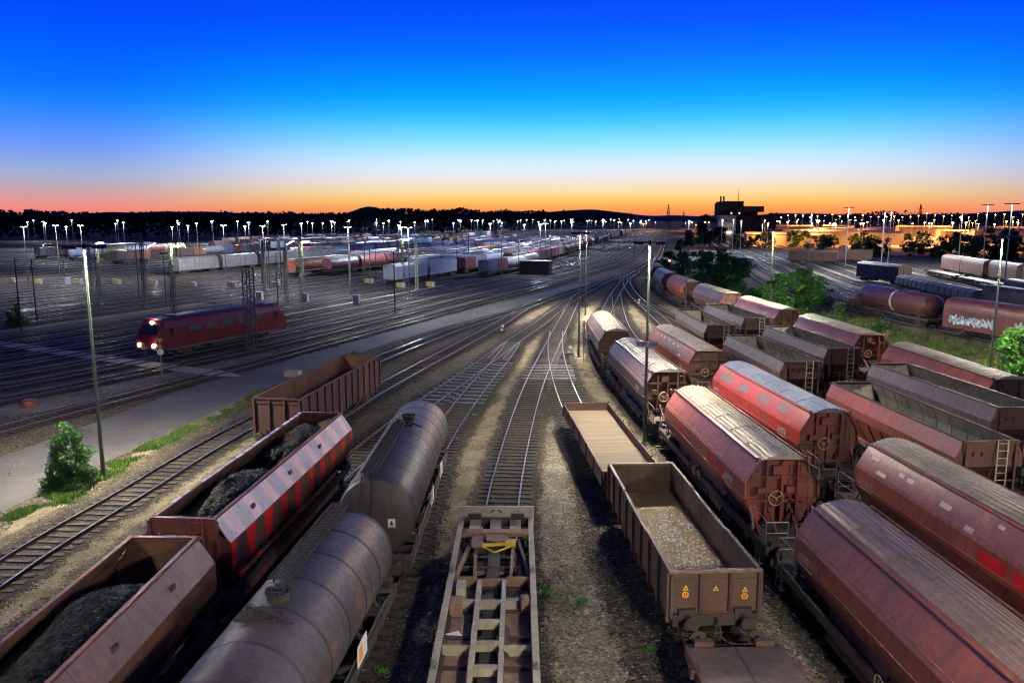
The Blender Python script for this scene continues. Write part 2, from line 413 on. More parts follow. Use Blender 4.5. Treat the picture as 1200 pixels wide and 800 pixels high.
# ------------------------------------------------------------------ curves on the ground
def spline(pts, step=1.0):
    """Catmull-Rom through pts, resampled every step metres: [(x, y, heading)]"""
    P = [Vector(p[:2]) for p in pts]
    P = [P[0]*2-P[1]]+P+[P[-1]*2-P[-2]]
    raw = []
    for i in range(1, len(P)-2):
        p0, p1, p2, p3 = P[i-1:i+3]
        t0 = 0.; t1 = t0+max(1e-4, (p1-p0).length**.5); t2 = t1+max(1e-4, (p2-p1).length**.5); t3 = t2+max(1e-4, (p3-p2).length**.5)
        n_ = max(4, int((p2-p1).length/.5))
        for k in range(n_):
            t = t1+(t2-t1)*k/n_
            A1 = p0*((t1-t)/(t1-t0))+p1*((t-t0)/(t1-t0)); A2 = p1*((t2-t)/(t2-t1))+p2*((t-t1)/(t2-t1)); A3 = p2*((t3-t)/(t3-t2))+p3*((t-t2)/(t3-t2))
            B1 = A1*((t2-t)/(t2-t0))+A2*((t-t0)/(t2-t0)); B2 = A2*((t3-t)/(t3-t1))+A3*((t-t1)/(t3-t1))
            raw.append(B1*((t2-t)/(t2-t1))+B2*((t-t1)/(t2-t1)))
    raw.append(P[-2])
    out = []; acc = 0.; nxt = 0.
    for a, b in zip(raw[:-1], raw[1:]):
        L = (b-a).length
        while nxt <= acc+L and L > 0:
            q = a+(b-a)*((nxt-acc)/L); out.append((q.x, q.y, math.atan2(b.x-a.x, b.y-a.y))); nxt += step
        acc += L
    # soften headings
    hs = [o[2] for o in out]; w = max(1, int(2/step))
    res = []
    for i, o in enumerate(out):
        seg = hs[max(0, i-w):i+w+1]; res.append((o[0], o[1], sum(seg)/len(seg)))
    return res

# yard frame: u along the yard, v to the left of the nearest main line; the yard bends from 20 to 11.5 degrees
_yd = []
def _mk():
    x, y = -32.6, 48.2
    a = R(20)
    x -= math.sin(a)*80; y -= math.cos(a)*80
    for i in range(-80, 1500):
        k = min(1, max(0, (i-150)/80.)); h = R(20-8.5*k)
        _yd.append((x, y, h)); x += math.sin(h); y += math.cos(h)
_mk()
def yard(u, v):
    i = int(max(0, min(len(_yd)-2, math.floor(u+80)))); f = u+80-i
    x, y, h = _yd[i]; x += math.sin(h)*f; y += math.cos(h)*f
    return (x-math.cos(h)*v, y+math.sin(h)*v, h)

# ------------------------------------------------------------------ ground
g = MB(); S = 7000
g.poly([(-S,-S,0),(S,-S,0),(S,S,0),(-S,S,0)])
tag(g.build('ground', M['ground']), kind='structure')

def strip(name, pts, width, z, mat, jag=.25, step=.8, kind='structure'):
    """a flat sheet along a line with ragged edges; width may be a pair (start, end)"""
    s = spline(pts, step); m = MB(); vs = []; N = len(s); ed = []
    soft = mat.name in ('ballast', 'sand', 'pale_gravel')
    for i, (x, y, h) in enumerate(s):
        w = width if not isinstance(width, tuple) else width[0]+(width[1]-width[0])*i/(N-1)
        e = min(1, i/4., (N-1-i)/4.)
        cl = w/2*e+jag*(mnoise.noise((x*.35, y*.35, z*900))+.6*mnoise.noise((x*1.6, y*1.6, z*500)))*e
        cr = w/2*e+jag*(mnoise.noise((x*.35+40, y*.35, z*900))+.6*mnoise.noise((x*1.6+9, y*1.6, z*500)))*e
        cx, sx = math.cos(h), math.sin(h)
        if soft:
            k = min(.42, .3*w); cl += k*.8*e; cr += k*.8*e
            for o in (-cl, -max(0, cl-1.9*k), max(0, cr-1.9*k), cr): vs.append((x+cx*o, y-sx*o, z))
            ed += [0., 1., 1., 0.]
        else: vs += [(x-cx*cl, y+sx*cl, z), (x+cx*cr, y-sx*cr, z)]
    if soft: m.add(vs, [(4*i+q, 4*i+q+1, 4*i+q+5, 4*i+q+4) for i in range(N-1) for q in range(3)])
    else: m.add(vs, [(2*i, 2*i+1, 2*i+3, 2*i+2) for i in range(N-1)])
    o = m.build(name, mat)
    if soft:
        at_ = o.data.attributes.new('edge', 'FLOAT', 'POINT'); at_.data.foreach_set('value', ed)
    return tag(o, kind=kind)

_bz = [0]
def track(pts, near=150., bed=3.3, name='railway_track', steel=(), lo=0.): 
    """rails, sleepers (one mesh) and the ballast bed of one track"""
    fine = spline(pts, .5)
    m = MB()
    # rails
    for side in (-.7535, .7535):
        prev = None; vs = []; k = 0; i = 0; idx = []
        while i < len(fine):
            idx.append(i); d = math.hypot(fine[i][0], fine[i][1]); i += 2 if d < 130 else (6 if d < 300 else 30)
        for i in idx:
            x, y, h = fine[i]; c, s = math.cos(h), math.sin(h)
            for o, z in ((-.036, .06), (-.036, .2), (.036, .2), (.036, .06)):
                vs.append((x+c*(side+o), y-s*(side+o), z))
        b = len(m.v); m.v += vs
        for k in range(len(idx)-1):
            q = b+4*k
            m.f.append((q+1, q+2, q+6, q+5)); m.m.append(0)
            m.f.append((q, q+1, q+5, q+4)); m.m.append(1)
            m.f.append((q+2, q+3, q+7, q+6)); m.m.append(1)
    # sleepers
    for k, (x, y, h) in enumerate(spline(pts, .62)):
        if y < 8 or math.hypot(x, y) > near or abs(x) > .78*y+14: continue
        c, s = math.cos(h), math.sin(h)
        L = 1.28+random.uniform(-.03, .03); w = .125; zt = .062+random.uniform(-.006, .006)
        sl = 3 if any(a <= y <= b_ for a, b_ in steel) and k % 2 == 0 else 2
        cs = [(-L,-w),(L,-w),(L,w),(-L,w)]
        b = len(m.v)
        for z in (0.0, zt): m.v += [(x+c*a+s*e, y-s*a+c*e, z) for a, e in cs]
        for f in ((4,5,6,7),(0,1,5,4),(1,2,6,5),(2,3,7,6),(3,0,4,7)):
            m.f.append(tuple(b+i for i in f)); m.m.append(sl)
    o = m.build(name, [M['rail_top'], M['rail_side'], M['sleeper'], M['sleeper_steel']])
    tag(o, kind='structure')
    _bz[0] += 1
    strip('ballast_bed', pts, bed, .010+.0006*_bz[0], M['ballast'], .22, .9 if near > 100 else 3.)
    return fine

TR = {}
TR['T0'] = track([(-.75,4),(-.72,12),(-.75,20),(-.49,33.7),(-.04,41.5),(1.6,60),(4.55,83.8),(8.02,110.3),(10.11,126),(11.74,135.9),(15.27,148.7),(20.32,167.3),(24.87,180.5),(31.14,201)], steel=((64,72),))
TR['U'] = track([(-1.6,73.5),(.23,84.5),(2.92,96),(5.92,110.3),(9.03,124.5),(11.74,135.9)])
TR['J'] = track([(-10.7,4),(-10.6,16),(-10.2,28),(-9.5,37),(-8.2,45),(-6.34,54.9),(-4.78,61.6),(-2.2,73.3),(.23,84.5)], steel=((55,72),))
TR['I'] = track([(-6.6,4),(-5.85,17),(-4.95,27),(-4.75,38),(-4.45,45),(-3.82,51.5),(-2.62,61.6),(-.98,73.3),(.23,84.5)], steel=((55,72),))
TR['A'] = track([(6.75,4),(6.5,15),(6.2,24),(5.65,34),(4.85,46),(4.35,53.6),(4.15,66),(4.5,80),(5.3,92)], steel=((64,72),))
TR['K1'] = track([(-19.7,-18),(-19.7,0),(-19.6,14),(-19.4,22),(-19.28,30.1),(-18.6,36.6),(-17.95,44),(-17,50.3),(-12.6,73.9),(-9.84,83.8),(-6.3,95.3),(-1.35,108.3),(3.71,122.8),(12.4,147.4),(16.5,157),(25.3,183.9),(31.1,201),(40.4,236),(47.5,265),(52,290)], near=180)
TR['K2'] = track([(-15.4,-18),(-15.3,0),(-15.2,12),(-14.9,24),(-14.0,38),(-12.2,50),(-11,57.5),(-9.6,64),(-5,83.8),(-1.25,100.2),(1.6,115),(3.71,122.8)])
TR['B'] = track([(11.7,4),(11.1,18),(10.35,36),(9.3,53.4),(8.8,71),(9.9,90),(13.73,112.4),(18.7,140),(23.66,165),(25.3,175.6),(29.2,188),(33,205)])
TR['C'] = track([(17.3,6),(16.4,25.6),(15,43.5),(13.7,61.4),(13.2,80),(13.6,93),(15.2,110),(18.7,140)])
TR['D'] = track([(22.3,6),(21.5,22),(20.4,39),(19.3,57.6),(18.85,75.8),(19,90),(19.65,101.8),(20.36,115.7),(20.97,129.5),(22.6,150.6),(25.3,172),(29.2,188)])
TR['E'] = track([(28.2,6),(26.8,28),(25.6,45),(24.3,63.2),(23.5,81.4),(22.2,98),(21.36,110),(20.97,129.5)])
TR['F'] = track([(29.6,6),(29.4,30),(29.25,51.5),(29.1,69),(28.4,87),(27.5,104.6),(27,122),(27.5,140),(29.5,160),(34,187),(41.3,227),(55,292),(69.2,361.6),(121,616),(200,1000)], near=190)
# main lines and yard tracks
def ypts(v, u0=-38, u1=900, st=40):
    dv = lambda u: 4.2*(max(0., 50-u)/48.)**2 if v > .1 else 0.
    us = list(range(int(max(u0, -26)), 60, 12))+list(range(60 if u0 < 60 else int(u0), int(u1), st))
    return [yard(u, v+dv(u))[:2] for u in us]
for i, v in enumerate((0, 4.4, 9.0, 13.4, 17.9, 22.4)):
    track(ypts(v), near=175)
YV = [26.9+4.55*k for k in range(0, 19)]
for v in YV:
    if 39 < v < 45:
        track(ypts(v, 66), near=150)
    else:
        track(ypts(v, -38 if v < 60 else -10), near=150 if v < 60 else 135, bed=4.3)
for k in range(9): track(ypts(117+9*k, 30), near=0, bed=4.)
# ladder tracks crossing the yard throat
track([yard(40,22.4)[:2], yard(85,27.4)[:2], yard(130,33)[:2], yard(150,36)[:2]], near=150)
track([yard(60,31.4)[:2], yard(95,38)[:2], yard(130,45)[:2]], near=140)
track([yard(20,54.2)[:2], yard(60,60)[:2], yard(100,68)[:2]], near=120)
track([yard(75,13.4)[:2], yard(110,18.4)[:2], yard(140,22.4)[:2]], near=170)
# right-hand yard: base curve and offsets to the right
RB = [(57.5,55),(56,70),(53.7,81),(51.6,95),(50.7,110),(51.5,125),(54,143),(58,165),(64,195),(73,235),(84,290),(104,390),(150,600)]
RBs = spline(RB, 1.)
def rt(y, off):
    """point on the right-hand yard track `off` metres right of the base track, at about ground distance y"""
    p = min(RBs, key=lambda q: abs(q[1]-y))
    return (p[0]+math.cos(p[2])*off, p[1]-math.sin(p[2])*off, p[2])
for k in (-1, 0, 1, 2, 3, 4, 5, 6, 7, 8, 9, 10):
    off = 4.7*k
    lo = {-1:128}.get(k, 58)
    pts = [rt(y, off)[:2] for y in range(lo, 590, 22 if k >= 0 else 30)]
    if k == -1: pts = pts[:14]
    track(pts, near=185, bed=3.2)

# sheets of sand and gravel between the tracks, service path, grass
SND = [
 ([(3.6,94),(2.6,84),(.6,66),(-1.9,45.4),(-3.0,34.4),(-3.2,27)], (1.3,1.5)),
 ([(14.4,128.6),(11.3,110),(9.3,99.1),(7.6,85)], (2.6,2.2)),
 ([(7.3,84),(6.75,70),(6.95,58),(7.6,49)], (1.9,1.3)),
 ([(18.9,127.3),(17.6,106.1),(16.6,88.2),(16.5,80)], (2.2,2.4)),
 ([(30.4,182),(26.6,158),(23.9,136),(23.6,118),(24.2,102),(25.2,92)], (2.6,2.4)),
 ([(9.5,131),(4.4,113),(0.2,99),(-3.9,88.2),(-8.1,66.1)], (1.6,1.4)),
 ([(-15.9,49),(-16.9,38),(-17.5,28),(-17.6,18)], (1.3,1.2)),
 ([(-20.2,58),(-21.2,46),(-21.6,37),(-22.2,29)], (1.0,.9)),
]
for i, (p, w) in enumerate(SND): strip('sand_path', p, w, .005+.0004*i, M['sand'], .32)
strip('gravel_path', [(2.2,8),(2.3,22),(2.0,33),(2.6,44),(3.1,54)], (2.4,1.2), .0048, M['pale_gravel'], .35)
strip('gravel_path', [(8.7,8),(8.45,22),(8.0,34),(7.3,46)], (1.5,1.2), .0046, M['pale_gravel'], .3)
strip('gravel_path', [(-2.9,10),(-2.9,20),(-2.7,28)], (1.0,1.0), .0044, M['pale_gravel'], .3)
strip('gravel_path', [at(-30,492),at(0,485),at(150,453),at(260,427),at(330,410)], (4.6,2.), .006, M['pale_gravel'], .4)
strip('gravel_path', [at(0,550),at(90,520),at(150,497),at(260,467)], (1.4,1.), .0062, M['pale_gravel'], .4)
strip('gravel_path', [yard(24,42)[:2], yard(60,42.5)[:2], yard(100,43)[:2]], (3.2,2.4), .0066, M['pale_gravel'], .2)
strip('gravel_path', [yard(30,20.1)[:2], yard(70,20.1)[:2], yard(125,20.1)[:2]], (1.6,1.4), .0069, M['pale_gravel'], .2)
strip('path', [(-38,-12),(-34,12),at(-60,590),at(0,565),at(150,502),at(300,442),at(400,409),at(500,381),at(580,361.5),at(640,346),at(690,331)], (7.4,4.2), .008, M['asphalt'], .10)
strip('path', [at(-20,400),at(80,414.5),at(170,427),at(290,443)], 2.0, .075, M['concrete'], .03)
# bare brown ground between the packed sidings and the main lines, far gravel on the right
strip('brown_earth', [yard(150,17)[:2], yard(230,18)[:2], yard(330,16)[:2], yard(430,12)[:2]], (6.,11.), .009, plain('earth', (.12,.075,.05), .95, var=.4, scale=.5), .5, 3.)
strip('road', [(64,330),(96,318),(140,322),(230,330)], 8., .0105, M['asphalt'], .1, 4.)
for i, off in enumerate((2.35, 11.8, 16.5, 25.9, 35.3)):
    strip('sand_path', [rt(y, off)[:2] for y in range(110, 300, 30)], 1.5, .0072+.0004*i, M['sand'], .3, 2.)
strip('red_earth', [(95,302),(140,298),(190,300)], 18., .0095, plain('earth_red', (.24,.10,.06), .95, var=.3, scale=.3), .8, 4.)

def grass(name, quads, n, hmin, hmax, mats, label=None, seed=1):
    """tufts of blades over a list of ground quads"""
    rnd = random.Random(seed); m = MB()
    for (a, b, c, d), share in quads:
        for _ in range(int(n*share)):
            s, t = min(1.25, max(-.25, rnd.gauss(.5, .3))), rnd.random()
            x = (a[0]*(1-s)+b[0]*s)*(1-t)+(d[0]*(1-s)+c[0]*s)*t; y = (a[1]*(1-s)+b[1]*s)*(1-t)+(d[1]*(1-s)+c[1]*s)*t
            if mnoise.noise((x*.5, y*.5, seed)) < -.12+.25*rnd.random(): continue
            for _k in range(4):
                an = rnd.random()*6.28; h = rnd.uniform(hmin, hmax)*(.45 if abs(s-.5) > .42 else 1.); w = h*.10+.012; le = h*rnd.uniform(.1, .6)
                px, py = x+rnd.uniform(-.12,.12), y+rnd.uniform(-.12,.12)
                dx, dy = math.cos(an), math.sin(an)
                m.add([(px-dy*w,py+dx*w,0),(px+dy*w,py-dx*w,0),(px+dx*le,py+dy*le,h)], [(0,1,2)], rnd.choice((0,0,1)))
    o = m.build(name, mats); tag(o, kind='stuff'); return o
# verge between the service path and the first track on the left
VL = [((-23.2,32),(-22.2,32),(-21.9,40),(-22.8,40)), ((-22.6,40),(-21.2,40),(-20.4,47),(-21.9,47)), ((-21.7,47),(-20.5,47),(-19.4,56),(-20.7,56)), ((-20.9,56),(-19.8,56),(-15.4,78),(-16.3,78)), ((-23.1,35),(-21.0,35),(-20.8,41),(-22.8,41))]
grass('grass', [(q, s) for q, s in zip(VL, (.26,.22,.14,.14,.24))], 13000, .05, .22, [M['grass_blade'], M['grass_dry']], seed=3)
VP = [(at(260,462)+(0,), at(300,449)+(0,), at(300,443)+(0,), at(260,455)+(0,))]
e1 = [at(130,511), at(300,460), at(292,455), at(120,505)]
e2 = [at(330,418.5), at(640,338.5), at(640,337), at(330,415.5)]
e3 = [at(430,419), at(640,351), at(640,349.5), at(430,416.5)]
grass('grass', [(e2,.55),(e3,.45)], 3000, .08, .3, [M['grass_blade'], M['grass_dry']], seed=5)
VR = [((31.8,120),(44,120),(48.5,100),(31.8,95)), ((31.8,95),(48.2,102),(49.5,82),(31.8,78)), ((31.6,78),(49.5,84),(52.5,66),(31.6,60)), ((31.6,60),(52,66),(53,50),(31.6,44)), ((29.5,150),(40,150),(44,120),(31,120))]
grass('grass', [(q, s) for q, s in zip(VR, (.22,.26,.26,.12,.14))], 17000, .15, .6, [M['grass_dry'], M['grass_blade']], seed=8)
gv = MB()
for i, q in enumerate(VR): gv.poly([(p[0], p[1], .003+.0003*i) for p in q])
tag(gv.build('grass_ground', stones('turf', [(.05,.06,.025),(.08,.085,.035),(.04,.045,.02),(.11,.105,.05)], 7., .6, .15)), kind='structure')
# ------------------------------------------------------------------ wagon running gear
RZ = .2        # rail top
def bogie(root, y, far=False):
    m = MB()
    for s in (-1, 1):
        m.prism([(s*.98-.05,.48),(s*.98+.05,.48),(s*.98+.05,.80),(s*.98-.05,.80)], y-1.25, y+1.25)
        for k in (-.9, .9): m.box(s*1.05-.1, s*1.05+.1, y+k-.14, y+k+.14, .50, .86)
        m.box(s*1.0-.09, s*1.0+.09, y-.35, y+.35, .36, .95)
        for k in (-.16, .16): m.tube((s*1.02, y+k, .42), (s*1.02, y+k, .8), .075, 8)
    m.box(-1., 1., y-.16, y+.16, .72, .98)
    b = m.build('bogie', M['bogie_dark'], root)
    for k in (-.9, .9):
        w = MB()
        for s in (-1, 1):
            n = 24
            prof = [(.10,s*.66),(.46,s*.66),(.46,s*.69),(.435,s*.70),(.43,s*.80),(.33,s*.80),(.30,s*.75),(.10,s*.75)]
            vs = []; fs = []
            for r, x in prof:
                for i in range(n):
                    t = 6.28318*i/n; vs.append((x, y+k+r*math.cos(t), RZ+.46+r*math.sin(t)))
            for j in range(len(prof)-1):
                for i in range(n): fs.append((j*n+i, j*n+(i+1) % n, (j+1)*n+(i+1) % n, (j+1)*n+i))
            w.add(vs, fs)
        w.tube((-.95, y+k, RZ+.46), (.95, y+k, RZ+.46), .085, 10)
        w.build('wheelset', M['wheel_steel'], b, smooth=40)
    return b
def buffers(root, ye):
    for sy in (-1, 1):
        for s in (-.875, .875):
            m = MB(); y0 = sy*ye
            m.tube((s, y0-sy*.62, 1.26), (s, y0-sy*.28, 1.26), .125, 14); m.tube((s, y0-sy*.36, 1.26), (s, y0-sy*.05, 1.26), .085, 14)
            m.tube((s, y0-sy*.05, 1.26), (s, y0, 1.26), .235, 20, .21); m.tube((s, y0-sy*.66, 1.26), (s, y0-sy*.60, 1.26), .20, 12)
            m.build('buffer', M['bogie_dark'], root, smooth=40)
        m = MB(); y0 = sy*(ye-.6)
        m.bar((0, y0, 1.22), (0, y0+sy*.38, 1.2), .07, .12)
        for k in (-.07, .07): m.path([(k, y0+sy*.3, 1.2), (k, y0+sy*.42, .95), (k*1.2, y0+sy*.34, .62)], .022)
        m.tube((-.14, y0+sy*.4, .93), (.14, y0+sy*.4, .93), .035, 6); m.path([(.05, y0+sy*.02, 1.), (.12, y0+sy*.3, .75), (.3, y0+sy*.35, .6)], .03)
        m.build('coupling', M['bogie_dark'], root)
def underframe(root, yh, z0=1.0, z1=1.3, w=1.28, mat='frame_dark', beam_mat=None):
    m = MB()
    for s in (-1, 1):
        m.box(s*w-.06, s*w+.06, -yh+.12, yh-.12, z0, z1-.004)
        m.bar((s*(w-.06), -yh+3.6, z0), (s*(w-.06), -yh+5.0, .62), .06); m.bar((s*(w-.06), yh-3.6, z0), (s*(w-.06), yh-5.0, .62), .06)
        m.bar((s*(w-.06), -yh+5.0, .62), (s*(w-.06), yh-5.0, .62), .06)
    m.box(-.22, .22, -yh+.2, yh-.2, z0+.02, z1-.008)
    y = -yh+1.4
    while y < yh-1: m.box(-w, w, y-.05, y+.05, z0+.05, z1-.01); y += 1.6
    m.tube((.45, -1.4, .82), (.45, .2, .82), .21, 12); m.tube((-.5, .6, .8), (-.5, 1.5, .8), .15, 10); m.box(-.5, .1, 1.8, 2.3, .55, .95)
    o = m.build('underframe', M[mat], root)
    for sy in (-1, 1):
        m = MB(); m.box(-1.33, 1.33, sy*yh-.09, sy*yh+.09, .98, 1.36); 
        for k in (-.875, .875): m.box(k-.27, k+.27, sy*(yh+.02)-.09, sy*(yh+.02)+.09, 1.0, 1.52)
        m.build('headstock', M[beam_mat or mat], root)
def ladder(root, x, y0, z0, y1, z1, w=.38, mat='end_dark', name='ladder', step=.3):
    m = MB()
    for s in (-1, 1): m.bar((x+s*w/2, y0, z0), (x+s*w/2, y1, z1), .045, .045)
    n = int((z1-z0)/step)
    for i in range(1, n+1):
        f = (i-.4)/n
        m.bar((x-w/2, y0+(y1-y0)*f, z0+(z1-z0)*f), (x+w/2, y0+(y1-y0)*f, z0+(z1-z0)*f), .03, .03)
    return m.build(name, M[mat], root)

# ------------------------------------------------------------------ covered hopper wagon (rounded octagonal body, ribbed sliding roof)
def covered_hopper(label, paint_='hop_brown', end_='end_dark', roof_='roof_zinc', railcol=None, group=None):
    r = thing('covered_hopper_wagon', label, 'hopper wagon', group=group)
    L = 6.4; half = [(.80,4.06),(.92,4.02),(1.00,3.93),(1.41,3.25),(1.475,3.08),(1.51,2.5),(1.47,2.30),(1.13,1.66),(1.02,1.48)]
    prof = [(-x, z) for x, z in half[::-1]]+half
    m = MB(); m.prism(prof, -L, L, caps=False, closed=False)
    m.build('body', M[paint_], r, smooth=14)
    for sy in (-1, 1):
        ye = sy*(L-.14); m = MB()
        m.poly([(x*.992, ye, z) for x, z in prof])
        for x in (-.62, 0., .62): m.box(x-.05, x+.05, min(ye, ye+sy*.13), max(ye, ye+sy*.13), 1.5, 3.98)
        m.box(-1.40, 1.40, min(ye, ye+sy*.10), max(ye, ye+sy*.10), 2.28, 2.42); m.box(-1.2, 1.2, min(ye, ye+sy*.09), max(ye, ye+sy*.09), 3.30, 3.40)
        m.box(-.40, -.05, min(ye, ye+sy*.16), max(ye, ye+sy*.16), 3.45, 3.82); m.box(.14, .5, min(ye, ye+sy*.22), max(ye, ye+sy*.22), 2.75, 2.98)
        m.box(-1.0, -.7, min(ye, ye+sy*.2), max(ye, ye+sy*.2), 2.7, 2.95)
        m.build('end_wall', M[end_], r)
        # chute legs and slope below the overhang
        m = MB(); 
        for s in (-1, 1):
            m.bar((s*1.0, ye, 1.55), (s*1.15, sy*(L+1.0), 1.32), .09); m.bar((s*1.25, ye+sy*.02, 2.2), (s*1.2, ye+sy*.5, 1.32), .07)
            m.bar((s*.45, ye, 2.0), (s*.4, sy*(L+.7), 1.32), .07)
        m.poly([(-1.0,ye,1.5),(1.0,ye,1.5),(.8,ye-sy*1.6,.95),(-.8,ye-sy*1.6,.95)])
        m.build('end_frame', M[end_], r)
        m = MB(); m.torus((-.30, sy*(L+.17), 2.55), .29, .026, 'y'); 
        for k in range(3): 
            a = k*2.094+.5; m.bar((-.30, sy*(L+.17), 2.55), (-.30+.28*math.cos(a), sy*(L+.17), 2.55+.28*math.sin(a)), .03)
        m.tube((-.30, sy*(L-.1), 2.55), (-.30, sy*(L+.2), 2.55), .03, 6)
        m.build('handwheel', M['handwheel'], r, smooth=40)
        ladder(r, sy*-.78 if sy > 0 else .78, sy*(L+.26), 1.3, sy*(L+.10), 3.95, .42, end_)
        m = MB(); m.box(-1.33, 1.33, min(sy*(L-.3), sy*8.25), max(sy*(L-.3), sy*8.25), 1.29, 1.335)
        m.build('platform', M['frame_dark'], r)
        for q in (-1, 1):
            m = MB(); s = 1.28*q
            m.path([(s, sy*8.2, 1.33), (s, sy*8.2, 2.22), (s, sy*7.95, 2.3), (s, sy*6.8, 2.3), (s, sy*6.75, 1.33)], .021)
            m.tube((s, sy*8.2, 1.8), (s, sy*6.76, 1.8), .016, 6)
            m.path([(s, sy*8.2, 2.22), (.45*q, sy*8.2, 2.22), (.45*q, sy*8.2, 1.33)], .021)
            m.tube((s, sy*8.2, 1.8), (.45*q, sy*8.2, 1.8), .016, 6)
            m.build('railing', M['galv'], r)
        for s in (-1, 1):
            m = MB()
            for z in (.5, .9): m.box(s*1.25-.16, s*1.25+.16, min(sy*7.6, sy*8.0), max(sy*7.6, sy*8.0), z, z+.035)
            for y in (7.6, 8.0): m.bar((s*1.4, sy*y, .5), (s*1.4, sy*y, 1.3), .03)
            m.build('step', M['frame_dark'], r)
    # roof: longitudinal ribs
    m = MB(); N = 9; pr = []
    for i in range(N+1):
        x = -.80+1.6*i/N; z = 4.075+.20*(1-(x/.8)**2)
        if i < N: pr += [(x, z), (x+.02, z+.034), (x+.060, z+.034), (x+.080, z+.004)]
        else: pr.append((x, z))
    m.prism(pr, -L-.03, L+.03, caps=False, closed=False); m.poly([(x, -L-.03, z) for x, z in pr]); m.poly([(x, L+.03, z) for x, z in pr])
    for y in (-4.3, -2.15, 0, 2.15, 4.3): m.prism([(x, z+.024) for x, z in pr[::4]]+[(x, z-.01) for x, z in pr[::-4]], y-.025, y+.025)
    m.build('roof', M[roof_], r)
    for s in (-1, 1):
        m = MB(); m.tube((s*.99, -L, 4.055), (s*.99, L, 4.055), .035, 8)
        for y in (-6.3, -3.2, 0, 3.2, 6.3): m.bar((s*.90, y, 4.03), (s*1.0, y, 4.055), .05)
        m.box(s*.99-.06, s*.99+.06, -L-.06, -L+.1, 3.98, 4.16)
        m.build('roof_rail', M[railcol or paint_], r, smooth=40)
        m = MB()
        for x, z in ((1.415,3.245),(1.513,2.495)): m.bar((s*x, -L, z), (s*x, L, z), .022, .022)
        m.bar((s*1.47, -L+.01, 3.1), (s*1.47, -L+.03, 2.5), .02); m.build('edge_strip', M[paint_+'_edge'] if paint_+'_edge' in M else M[paint_], r)  # lighter strips on the creases: worn edges and their highlight put into colour
        # discharge chute along the side
        m = MB(); m.poly([(s*1.02,-4.6,1.49),(s*1.02,4.6,1.49),(s*1.28,4.2,.62),(s*1.28,-4.2,.62)])
        m.poly([(s*1.02,-4.6,1.49),(s*1.28,-4.2,.62),(s*.3,-4.2,.62),(s*.3,-4.6,1.49)]); m.poly([(s*1.02,4.6,1.49),(s*1.28,4.2,.62),(s*.3,4.2,.62),(s*.3,4.6,1.49)])
        for y in (-3, -1, 1, 3): m.bar((s*1.08, y, 1.42), (s*1.30, y, .64), .07)
        m.build('discharge_chute', M['end_dark'], r)
        for y in (.2, .95):
            m = MB(); m.torus((s*1.36, y, 1.25), .22, .022, 'x', 18, 6); m.tube((s*1.1, y, 1.25), (s*1.37, y, 1.25), .03, 6); m.bar((s*1.36, y, 1.04), (s*1.36, y, 1.46), .03)
            m.build('valve_wheel', M['handwheel'], r, smooth=40)
    m = MB()
    for y in (-5.6, 5.6):
        for s in (-1, 1): m.bar((s*.9, y, 1.5), (s*1.05, y, 1.28), .1)
    m.box(-.9, .9, -L+.2, L-.2, 1.40, 1.50); m.build('floor_frame', M['frame_dark'], r)
    for s in (-1, 1):
        for y, rows in ((-4.9, 4), (5.0, 3)):
            m = MB(); m.box(min(s*1.505, s*1.518), max(s*1.505, s*1.518), y-.05, y+.95, 2.36, 2.40)
            rr = random.Random(int(y*10)+s)
            for k in range(rows):
                q = y
                while q < y+.85: w = rr.uniform(.05, .16); m.box(min(s*1.505, s*1.518), max(s*1.505, s*1.518), q, q+w, 2.46+k*.10, 2.51+k*.10); q += w+.05
            m.build('data_panel', M['chalk_dull'], r)
    underframe(r, 8.3); bogie(r, -6.9); bogie(r, 6.9); buffers(r, 8.92)
    return r

